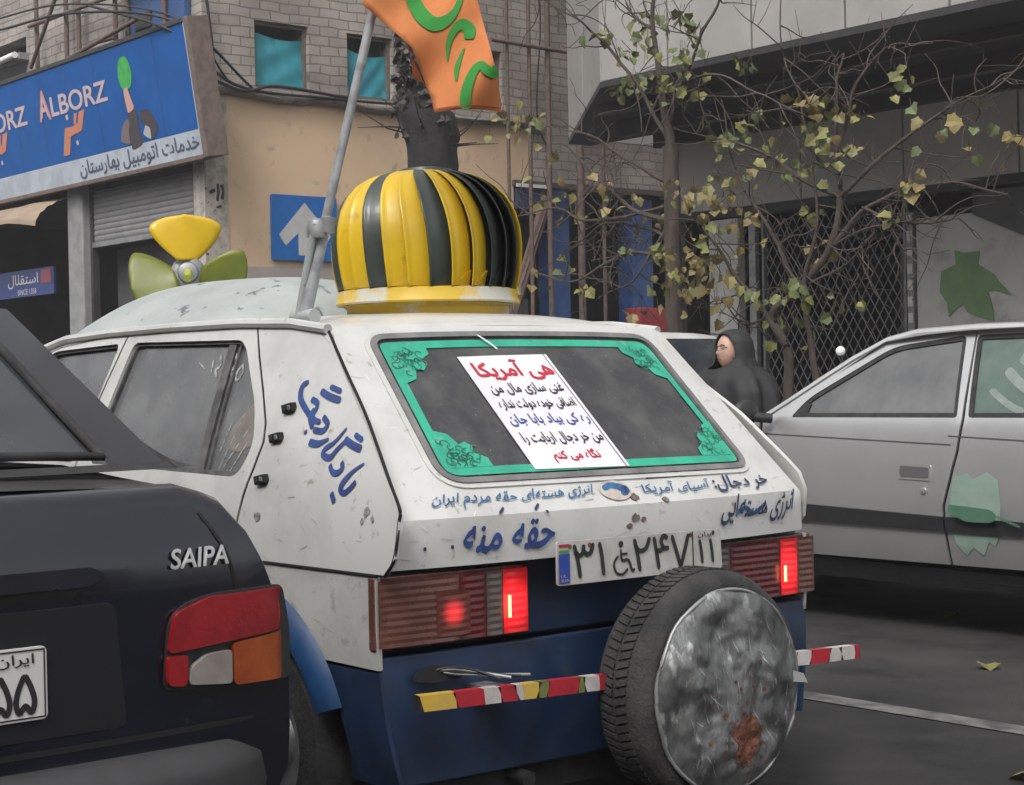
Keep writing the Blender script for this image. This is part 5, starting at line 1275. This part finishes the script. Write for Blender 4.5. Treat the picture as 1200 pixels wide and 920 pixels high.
for nm, dpoly, win, gl in (('front', DF, SW_F, silver_glass), ('rear', DRR, SW_R, reflection_glass)):
    b = MB(); b.panel(dpoly, sm(), silver, OUTV, holes=[win], res=.06, thick=.012)
    dobj = b.build('door', sv, bev=.004)
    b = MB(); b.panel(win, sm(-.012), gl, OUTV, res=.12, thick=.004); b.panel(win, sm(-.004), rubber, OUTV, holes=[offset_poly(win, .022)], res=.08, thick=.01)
    if nm == 'front':
        b.panel([(2.49, 1.012), (2.43, 1.07), (2.39, 1.07), (2.405, 1.012)], sm(-.003), rubber, OUTV, res=.1, thick=.008)
    else:
        mk = mat('pale_window_reflection', (.22, .26, .24), (.16, .20, .18), 20, .6)  # pale streaks of windscreen reflection painted on the rear glass
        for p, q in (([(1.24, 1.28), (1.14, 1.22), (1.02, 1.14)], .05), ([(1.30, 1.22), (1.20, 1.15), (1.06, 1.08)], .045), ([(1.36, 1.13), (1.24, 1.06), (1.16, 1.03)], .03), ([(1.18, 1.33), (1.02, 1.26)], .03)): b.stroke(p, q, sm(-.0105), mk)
    b.build('window', dobj, bev=.001)
    x0, x1 = (2.66, 1.545) if nm == 'front' else (1.535, .60)
    b = MB(); b.panel([(x0, .590), (x1, .553), (x1, .485), (x0, .500)] if nm == 'front' else [(x0, .553), (x1, .54), (x1, .475), (x0, .485)], sm(.012), navy_trim, OUTV, res=.1, thick=.02)
    b.build('side_moulding', dobj, bev=.006)
    b = MB(); b.panel([(x0, .925), (x1 - .03 if nm == 'front' else x1, .885), (x1 - .03 if nm == 'front' else x1, .879), (x0, .919)], sm(.0015), seam_m, OUTV, res=.1, thick=0); b.build('waist_line', dobj, smooth=0)
    hx = 1.80 if nm == 'front' else .72
    b = MB(); b.panel(rpoly([(hx, .795), (hx - .185, .79), (hx - .185, .715), (hx, .72)], .015), sm(.004), silver, OUTV, res=.05, thick=.01)
    b.panel(rpoly([(hx - .01, .782), (hx - .175, .777), (hx - .175, .728), (hx - .01, .733)], .012), sm(.0065), mat('handle_grey', (.09, .09, .095), rough=.5) if 'handle_grey' not in MATS else MATS['handle_grey'], OUTV, res=.05, thick=.003); b.build('handle', dobj, bev=.004)
    if nm == 'front':
        b = MB(); p = V((1.655, svy(1.655, .668), .668)); b.lathe(p, (0, 1, 0), [(.016, -.002), (.016, .006), (.010, .008), (.001, .008)], steel, 16); b.build('door_lock', dobj, smooth=40)
    else:
        b = MB(); b.panel([(1.49, .74), (1.41, .755), (1.38, .73), (1.31, .765), (1.25, .73), (1.235, .62), (1.245, .50), (1.28, .43), (1.31, .45), (1.35, .385), (1.40, .42), (1.44, .38), (1.49, .43), (1.515, .55)], sm(.0035), reflection_green, OUTV, res=.08, thick=0)
        b.stroke([(1.50, .60), (1.40, .575), (1.28, .57), (1.24, .565)], [.03, .07, .06, .02], sm(.0335), reflection_dkgreen); b.stroke([(1.24, .57), (1.12, .53)], .012, sm(.0335), reflection_dkgreen)
        b.build('painted_reflection', dobj, smooth=0)  # windscreen reflection painted as green patches on the door
b = MB(); b.panel([(2.70, .325), (.66, .285), (.66, .21), (2.70, .22)], sm(-.02), navy_trim, OUTV, res=.1, thick=.02); b.build('sill', sv, bev=.004)
b = MB(); b.sphere((2.66, SVY + .10, 1.04), (.035, .085, .058), navy_trim, 18, 12); b.tube([(2.60, SVY - .02, 1.0), (2.65, SVY + .06, 1.01)], .025, navy_trim); b.build('door_mirror', sv, smooth=60)
b = MB(); b.tube([(2.75, -4.35, .95), (2.88, -4.35, 1.335)], .005, rubber); b.sphere((2.88, -4.35, 1.345), .026, mat('white_ball', (.75, .75, .74), rough=.35)); b.build('antenna', sv, smooth=60)
for wx in (.25, 3.45):
    for s in (1, -1): wheel(sv, wx, SVY - .85 + s * .74, .30, .18, s, steel)

# ================================================================== white car parked by the kerb
fc = thing('parked_car', 'small white hatchback parked by the kerb beyond, only its roof and dark windows showing', 'car', (7.9, -6.6, 0))
def fz_(u, v):
    T = [(6.03, .75), (6.10, 1.05), (6.28, 1.36), (6.63, 1.585), (7.28, 1.62), (8.08, 1.60), (8.58, 1.45), (9.18, 1.05), (9.68, .95), (10.08, .7)]
    q = u * (len(T) - 1); i = int(min(q, len(T) - 2)); k = q - i
    x, zt = T[i][0] + (T[i + 1][0] - T[i][0]) * k, T[i][1] + (T[i + 1][1] - T[i][1]) * k
    t = v * 2 - 1; s = 1 if t >= 0 else -1; t = abs(t)
    hw = .80 - .18 * max(0, zt - .95) / .6
    if t < .5: return (x, -6.65 + s * hw * t / .5, zt - .03 * (t / .5) ** 4)
    k = (t - .5) / .5; z = zt - .03 + (.25 - zt) * k; return (x, -6.65 + s * (.80 - .18 * max(0, z - .95) / .6), z)
b = MB(); b.grid(fz_, 36, 40, white); b.build('body', fc, smooth=50)
b = MB(); b.panel(rpoly([(6.18, 1.05), (6.32, 1.37), (6.54, 1.535), (8.08, 1.545), (8.68, 1.05)], .06), lambda x, z: (x, -6.65 + .81 - .18 * max(0, z - .95) / .6, z), car_glass, OUTV, res=.1, thick=.006); b.build('side_window', fc)
b = MB(); b.grid(lambda u, v: (6.088 + .19 * v + (.30 * max(0, v - .65)), -6.65 + (2 * u - 1) * (.70 - .09 * v), 1.05 + .48 * v), 6, 12, car_glass); b.build('rear_window', fc)
for wx in (6.7, 9.3):
    for s in (1, -1): wheel(fc, wx, -6.65 + s * .73, .29, .17, s, steel)

# ================================================================== trees
def leaf_shape(bm, p, n_, d, size, m):
    """one lobed leaf: point, normal, direction of its tip"""
    d = d.normalized(); s_ = n_.cross(d).normalized(); n_ = d.cross(s_)
    O = [(0, 0), (.16, .04), (.40, .02), (.42, .28), (.56, .50), (.38, .60), (.26, .80), (0, 1.0), (-.26, .80), (-.38, .60), (-.56, .50), (-.42, .28), (-.40, .02), (-.16, .04)]
    pts = [p + s_ * (x * size) + d * (y * size) + n_ * (abs(x) * size * .35 - y * y * size * .15) for x, y in O]
    c = p + d * (.42 * size)
    bm.add(pts + [c], [(i, (i + 1) % 14, 14) for i in range(14)], m)
def limb(bm, pts, r0, r1, m, n=6, jit=.03):
    C = catmull(pts, 6)
    for i in range(1, len(C) - 1): C[i] = C[i] + V((mnoise.noise(C[i] * 3), mnoise.noise(C[i] * 3 + V((9, 0, 0))), mnoise.noise(C[i] * 3 + V((0, 9, 0))))) * jit
    K = len(C) - 1
    bm.tube(C, [r0 + (r1 - r0) * i / K for i in range(K + 1)], m, n); return C
def build_tree(name, label, plane, limbs, clusters, seed, base, twigs=6):
    rn = random.Random(seed); t = thing(name, label, 'tree', base)
    tr = MB(); tw = []
    for k, (pts, r0, r1) in enumerate(limbs):
        dy = 0 if k == 0 else rn.uniform(-.15, .15)
        W = []
        for i, q in enumerate(pts):
            p = at(q[0], q[1], 1, plane)
            W.append(p + V((0, 1, 0)) * (dy * i / len(pts) * 2.5))
        C = limb(tr, W, r0, r1, bark, 8 if r0 > .03 else 6)
        if k > 0: tw.append((C, r1))
    tr.build('trunk', t, smooth=60)
    b = MB()
    for C, r in tw:
        for _ in range(twigs):
            p = C[rn.randrange(len(C) // 4, len(C))]; d = V((rn.gauss(0, 1), rn.gauss(0, .8), rn.gauss(.15, .8))).normalized(); P = [p]
            L = rn.uniform(.25, .85)
            for i in range(4):
                d = (d + V((rn.gauss(0, .3), rn.gauss(0, .3), rn.gauss(-.03, .3)))).normalized(); P.append(P[-1] + d * L / 4)
            C2 = catmull(P, 3); K = len(C2) - 1; b.tube(C2, [.0075 - .005 * i / K for i in range(K + 1)], bark, 4, caps=False)
            for _2 in range(rn.randrange(0, 3)):
                p = C2[rn.randrange(3, K)]; d2 = V((rn.gauss(0, 1), rn.gauss(0, 1), rn.gauss(.1, .8))).normalized(); l2 = rn.uniform(.12, .35)
                b.tube([p, p + d2 * l2 * .5, p + d2 * l2 + V((0, 0, rn.uniform(-.08, .05)))], [.004, .003, .002], bark, 4, caps=False)
    for (px, py, n, mats, sp) in clusters:
        c = at(px, py, 1, plane + rn.uniform(-.3, .4))
        for _ in range(int(n * 1.6)):
            p = c + V((rn.gauss(0, sp), rn.gauss(0, sp * 1.2), rn.gauss(0, sp * .75)))
            d = V((rn.gauss(0, .7), rn.gauss(0, .7), rn.gauss(-.7, .5))); nn = V((rn.gauss(-.5, .6), rn.gauss(.5, .6), rn.gauss(.7, .4)))
            if nn.cross(d).length < .1: continue
            leaf_shape(b, p, nn.normalized(), d, rn.uniform(.05, .12), rn.choice(mats))
            b.tube([p, p - d.normalized() * .03 + V((0, 0, .05))], .0025, bark, 4, caps=False)
        b.tube([c, c + V((rn.uniform(-.2, .2), rn.uniform(-.2, .2), rn.uniform(.1, .4)))], .004, bark, 4)
    b.build('crown', t, smooth=0)
    return t
Y_, G_, O_ = [leaf_a, leaf_a, leaf_c], [leaf_c, leaf_c, leaf_a], [leaf_a, leaf_b, leaf_b]
build_tree('street_tree', 'nearly bare street tree with one straight trunk under the dark canopy, last leaves yellow green', -7.6,
    [([(791, 475), (790, 380), (788, 300), (787, 230), (785, 170)], .080, .068),
     ([(785, 172), (778, 110), (770, 40), (775, -60)], .04, .012), ([(788, 260), (745, 245), (705, 205), (672, 170)], .028, .008), ([(787, 215), (735, 185), (700, 160), (660, 150)], .022, .006),
     ([(785, 170), (745, 85), (700, 32), (655, 0)], .02, .006), ([(782, 150), (815, 70), (850, 10), (870, -60)], .02, .007), ([(789, 300), (735, 300), (690, 330), (650, 320)], .022, .006),
     ([(788, 280), (730, 262), (690, 262), (640, 290)], .02, .005), ([(778, 110), (835, 88), (895, 112), (950, 140)], .016, .005), ([(788, 240), (700, 262), (668, 245), (610, 262)], .018, .005),
     ([(770, 40), (740, 10), (735, -30)], .014, .005), ([(788, 250), (760, 320), (720, 350)], .016, .005)],
    [(755, 35, 10, Y_, .13), (788, 24, 8, G_, .12), (738, 98, 9, G_, .10), (792, 82, 12, Y_, .13), (800, 112, 8, Y_, .10), (708, 42, 4, Y_, .07), (742, 62, 4, G_, .08), (805, 55, 6, [leaf_c], .08), (806, 30, 6, [leaf_c], .08),
     (800, 235, 8, O_, .10), (805, 330, 24, O_, .16), (815, 305, 14, O_, .13), (735, 298, 3, Y_, .04), (766, 293, 4, Y_, .05), (660, 314, 3, Y_, .05), (682, 336, 4, Y_, .05), (742, 366, 3, [leaf_b], .04),
     (645, 236, 7, O_, .13), (700, 240, 5, Y_, .10), (770, 252, 6, O_, .10), (592, 142, 8, O_, .13), (622, 137, 6, Y_, .10), (640, 192, 4, O_, .10), (720, 228, 5, O_, .12), (830, 250, 5, O_, .1), (632, 345, 3, O_, .1)], 5, (7.4, -7.6, .13), 11)
build_tree('street_tree', 'leaning many-stemmed street tree with thin crooked branches before the lattice grille', -7.9,
    [([(925, 480), (921, 410), (906, 372), (938, 337), (972, 292), (984, 232)], .045, .028),
     ([(984, 232), (978, 190), (968, 110), (975, 60)], .026, .007), ([(921, 405), (893, 352), (870, 310), (846, 262)], .03, .008), ([(972, 292), (1010, 243), (1050, 222), (1110, 214), (1160, 226)], .026, .007),
     ([(984, 232), (950, 215), (900, 180), (842, 162), (800, 150)], .022, .006), ([(984, 232), (1040, 172), (1100, 122), (1185, 70)], .020, .006), ([(978, 190), (1000, 100), (1032, 50), (1080, 48)], .014, .005),
     ([(938, 337), (905, 262), (880, 200), (872, 120)], .020, .005), ([(1010, 243), (1060, 262), (1110, 255)], .014, .005), ([(962, 480), (952, 405), (948, 332), (962, 265), (960, 190)], .034, .008),
     ([(970, 290), (1030, 262), (1062, 300)], .012, .004), ([(948, 332), (1000, 300), (1025, 262)], .012, .004), ([(906, 372), (870, 378), (845, 350)], .014, .005), ([(960, 190), (930, 110), (905, 40), (900, -40)], .012, .004)],
    [(870, 82, 4, Y_, .07), (952, 122, 9, O_, .11), (985, 132, 7, O_, .10), (878, 146, 12, Y_, .12), (962, 165, 9, Y_, .11), (1000, 175, 6, O_, .10), (850, 165, 5, Y_, .10), (910, 196, 11, Y_, .13), (945, 202, 5, Y_, .1),
     (862, 230, 9, O_, .12), (868, 264, 9, O_, .12), (950, 250, 3, Y_, .06), (1046, 96, 6, Y_, .08), (1068, 221, 6, O_, .09), (925, 352, 12, G_, .14), (985, 358, 5, G_, .08), (905, 392, 8, Y_, .12), (1045, 256, 2, Y_, .04),
     (1112, 152, 6, [leaf_c, leaf_b], .11), (1168, 166, 6, [leaf_c, leaf_b], .12), (960, 302, 4, O_, .1), (850, 210, 6, O_, .12), (845, 320, 8, O_, .12), (870, 345, 5, O_, .1)], 8, (6.0, -7.9, .13), 11)
# dark pollarded trunk behind the dome
t = thing('pollarded_tree', 'thick black pollarded tree trunk with tufts of twigs, behind the striped ventilator', 'tree', (10.6, -7.75, .13))
b = MB(); cx, cy = 10.62, -7.75
def stump(u, v):
    a = 2 * pi * u; z = .13 + 4.9 * v
    r = .25 if z < 3.65 else .25 + .03 * sin(min(pi, (z - 3.65) * 6)) if z < 4.0 else max(.09, .24 - (z - 4.0) * .5)
    sh = 0 if z < 3.9 else -(z - 3.9) * .02
    q = V((cos(a) * 1.5, sin(a) * 1.5, z * 1.6)); r *= 1 + .14 * mnoise.noise(q) + .10 * mnoise.noise(q * 3.1)
    r = r + .03 * max(0, 1.2 - z)
    return V((cx + r * cos(a), cy + r * sin(a), z)) + _r * (sh - .27 - (.10 if z > 4.1 else .10 * max(0, min(1, (z - 3.7) / .4))))
b.grid(stump, 40, 110, bark_dark, wrap=True); b.build('trunk', t, smooth=180)
b = MB(); rn = random.Random(3)
for k in range(20):
    z = rn.uniform(3.6, 3.95); a = rn.uniform(0, 6.28); p = V((cx + .2 * cos(a), cy + .2 * sin(a), z)) - _r * .27; d = V((cos(a), sin(a), rn.uniform(.0, .9))).normalized(); L = rn.uniform(.2, .6)
    b.tube([p, p + d * L * .5, p + d * L + V((0, 0, rn.uniform(-.08, .12)))], [.012, .007, .003], bark_dark, 4)
dkl = mat('dead_dark_leaf', (.035, .034, .03), (.055, .05, .04), 8, .8)
for k in range(420):
    z = rn.uniform(3.75, 5.1); a = rn.uniform(0, 6.28); rr_ = rn.uniform(.08, .24) * (1 if z > 4.1 else 1.2); p = V((cx + rr_ * cos(a), cy + rr_ * sin(a), z)) - _r * .37
    leaf_shape(b, p, V((rn.gauss(0, 1), rn.gauss(0, 1), .4)).normalized(), V((cos(a) + rn.gauss(0, .5), sin(a), rn.gauss(-.6, .4))), rn.uniform(.06, .11), dkl)
b.build('crown', t, smooth=0)
# bare twigs left of it
# ================================================================== the woman in a chador
wx, wy = 4.92, -5.66
FD = V((.22, .97, 0)).normalized(); RD = V((FD.y, -FD.x, 0))        # facing, her right
hcz = 1.40
b = MB()
lip = mat('lips', (.26, .09, .08), rough=.5); eye_w = mat('eye_white', (.5, .48, .46), rough=.3); eye_k = mat('dark_iris', (.02, .015, .012), rough=.2); brow_m = mat('dark_hair', (.012, .010, .010), rough=.6)
HB = V((wx, wy, hcz)) + FD * .015
def head(u, v):
    a = 2 * pi * u; ph = pi * v; X = sin(a) * sin(ph); F_ = cos(a) * sin(ph); Z = cos(ph)
    p = V((.086 * X, .102 * F_, .128 * Z))
    if Z < 0: p.x *= 1 - .22 * Z * Z; p.y += .012 * (-Z) * F_
    if F_ > 0:
        nz = exp(-(p.x / .012) ** 2) * max(0, 1 - abs(p.z + .012) / .034); p.y += .022 * nz * F_
        ek = exp(-((abs(p.x) - .030) / .016) ** 2 - ((p.z - .018) / .013) ** 2); p.y -= .011 * ek
        p.y += .004 * exp(-(p.x / .02) ** 2 - ((p.z + .062) / .008) ** 2) + .006 * exp(-(p.x / .025) ** 2 - ((p.z + .098) / .016) ** 2)
    p.z -= .10 * p.y * .4                                      # looking down a little
    return HB + RD * p.x + FD * p.y + V((0, 0, p.z))
b.grid(head, 48, 36, skin, wrap=True)
PRB = [(.055, 1.31), (.052, 1.27), (.14, 1.235), (.175, 1.17), (.16, 1.0), (.15, .9), (.175, .8), (.16, .6), (.12, .45), (.10, .2), (.11, .03), (.10, .0)]
b.grid(lambda u, v: (lambda r, z: V((wx, wy, 0)) + RD * (r * 1.15 * cos(2 * pi * u)) + FD * (r * .75 * sin(2 * pi * u)) + V((0, 0, z)))(*[PRB[min(10, int(v * 11))][i] + (PRB[min(10, int(v * 11)) + 1][i] - PRB[min(10, int(v * 11))][i]) * (v * 11 - min(10, int(v * 11))) for i in (0, 1)]), 24, 44, skin, wrap=True)
def onface(x, z, o=.002):
    y = .102 * sqrt(max(.02, 1 - (x / .086) ** 2 - (z / .128) ** 2)); return HB + RD * x + FD * (y + o) + V((0, 0, z - .04 * y))
fm_ = lambda x, z: onface(x, z, .0035)
for s in (-1, 1):
    b.stroke([(s * .018, .018), (s * .030, .021), (s * .044, .017)], .009, lambda x, z: onface(x, z, -.004), eye_w); b.panel([(s * .030 + .005 * cos(k), .019 + .005 * sin(k)) for k in range(6)], lambda x, z: onface(x, z, -.002), eye_k, FD, res=.01, thick=0)
    b.stroke([(s * .014, .036), (s * .030, .042), (s * .050, .035)], .006, fm_, brow_m)
b.stroke([(-.022, -.060), (0, -.057), (.022, -.060)], .009, lambda x, z: onface(x, z, .007), lip)
person = b.build('person', smooth=180)
tag(person, 'woman in a black chador and glasses walking behind the white car, looking down', 'person')
b = MB()
CP = [(.00, 1.548), (.06, 1.542), (.108, 1.515), (.138, 1.46), (.149, 1.40), (.153, 1.34), (.168, 1.295), (.205, 1.25), (.245, 1.20), (.272, 1.12), (.285, 1.0), (.30, .8), (.33, .5), (.37, .2), (.40, .04)]
def chd(u, v):
    a = 2 * pi * u; q = v * (len(CP) - 1); i = int(min(q, len(CP) - 2)); k = q - i
    r = CP[i][0] + (CP[i + 1][0] - CP[i][0]) * k; z = CP[i][1] + (CP[i + 1][1] - CP[i][1]) * k
    fold = (1 + (.07 * sin(7 * a + 3 * z) + .05 * sin(13 * a - 5 * z) + .10 * mnoise.noise(V((cos(a) * 2, sin(a) * 2, z * 2)))) * min(1, max(0, (1.36 - z) / .25)))
    wd = 1.0 if z > 1.28 else 1.30
    return V((wx, wy, 0)) + RD * (sin(a) * r * fold * wd) + FD * (cos(a) * r * fold * .92 - .012 * (z > 1.3)) + V((0, 0, z))
NA, NB = 72, 84
vs = [chd(i / NA, j / NB) for i in range(NA) for j in range(NB + 1)]; fs = []
for i in range(NA):
    for j in range(NB):
        am = 2 * pi * (i + .5) / NA; z = chd((i + .5) / NA, (j + .5) / NB).z; am = am if am < pi else am - 2 * pi
        if ((am) / 1.0) ** 2 + ((z - 1.395) / .122) ** 2 < 1: continue
        fs.append((i * (NB + 1) + j, ((i + 1) % NA) * (NB + 1) + j, ((i + 1) % NA) * (NB + 1) + j + 1, i * (NB + 1) + j + 1))
b.add(vs, fs, chador)
o = b.build('chador', person, smooth=180); md = o.modifiers.new('thick', 'SOLIDIFY'); md.thickness = .010
b = MB()
for s in (-1, 1):
    b.tube([onface(s * .031 + .021 * cos(k * pi / 8), .016 + .016 * sin(k * pi / 8), .016) for k in range(17)], .0019, eye_k, 5)
    b.tube([onface(s * .052, .020, .016), HB + RD * (s * .078) + FD * .01 + V((0, 0, .02))], .0025, eye_k, 5)
b.tube([onface(-.010, .020, .018), onface(.010, .020, .018)], .0025, eye_k, 5); b.build('glasses', person, smooth=60)

# fallen leaves along the gutter and on the road
b = MB(); rn = random.Random(21)
for k in range(260):
    x, y = rn.uniform(-3, 12), (rn.gauss(-6.9, .35) if k % 3 else rn.uniform(-6.5, 1.0))
    if y < -7.25: y = -7.25 + rn.uniform(0, .2)
    leaf_shape(b, V((x, y, .012)), V((rn.gauss(0, .15), rn.gauss(0, .15), 1)).normalized(), V((rn.gauss(0, 1), rn.gauss(0, 1), .02)), rn.uniform(.05, .11), rn.choice([leaf_a, leaf_b, leaf_b]))
structure(b.build('fallen_leaves', smooth=0), 'dry fallen leaves scattered along the gutter of the road', 'leaves', kind='stuff')

# the other side of the street, seen only in glass and paint
def opposite(name, label, x0, x1, y0, y1, h, wallm, face):
    t = thing(name, label, 'building', ((x0 + x1) / 2, (y0 + y1) / 2, 0)); b = MB(); b.box((x0, y0, 0), (x1, y1, h), wallm); b.build('wall', t, smooth=0)
    b = MB(); n = int(((x1 - x0) if face == 'y' else (y1 - y0)) / 2.6)
    for i in range(n):
        for k in range(int(h / 3.2)):
            z = .9 + k * 3.2
            if face == 'y': b.box((x0 + .8 + i * 2.6, y0 - .03, z), (x0 + 2.2 + i * 2.6, y0 - .005, z + 1.6), car_glass)
            else: b.box((x1 + .005, y0 + .8 + i * 2.6, z), (x1 + .03, y0 + 2.2 + i * 2.6, z + 1.6), car_glass)
    o = b.build('window', t, smooth=0); o['kind'] = 'stuff'
opposite('apartment_building', 'tan apartment block on the opposite side of the street, reflected in the cars', -24, 4, 12, 22, 12, beige, 'y')
opposite('apartment_building', 'grey brick apartment block on the opposite side, behind the near lane', 5, 34, 12.5, 22, 10, brick_y, 'y')
opposite('apartment_building', 'pale apartment block closing the street behind the viewer', -44, -34, -20, 14, 11, grey_render, 'x')

# ------------------------------------------------------------------ thin haze added to lift the darks like a windscreen veil
hz = bpy.data.materials.new('added_veil_air'); hz.use_nodes = True; n = hz.node_tree.nodes; n.clear()
pv = n.new('ShaderNodeVolumePrincipled'); pv.inputs['Color'].default_value = (.93, .93, .94, 1); pv.inputs['Density'].default_value = .0022; pv.inputs['Anisotropy'].default_value = .2
om = n.new('ShaderNodeOutputMaterial'); hz.node_tree.links.new(pv.outputs[0], om.inputs['Volume'])
b = MB(); b.box((-160, -160, -1.0), (210, 160, 19.0), hz); structure(b.build('added_haze', smooth=0), kind='stuff')
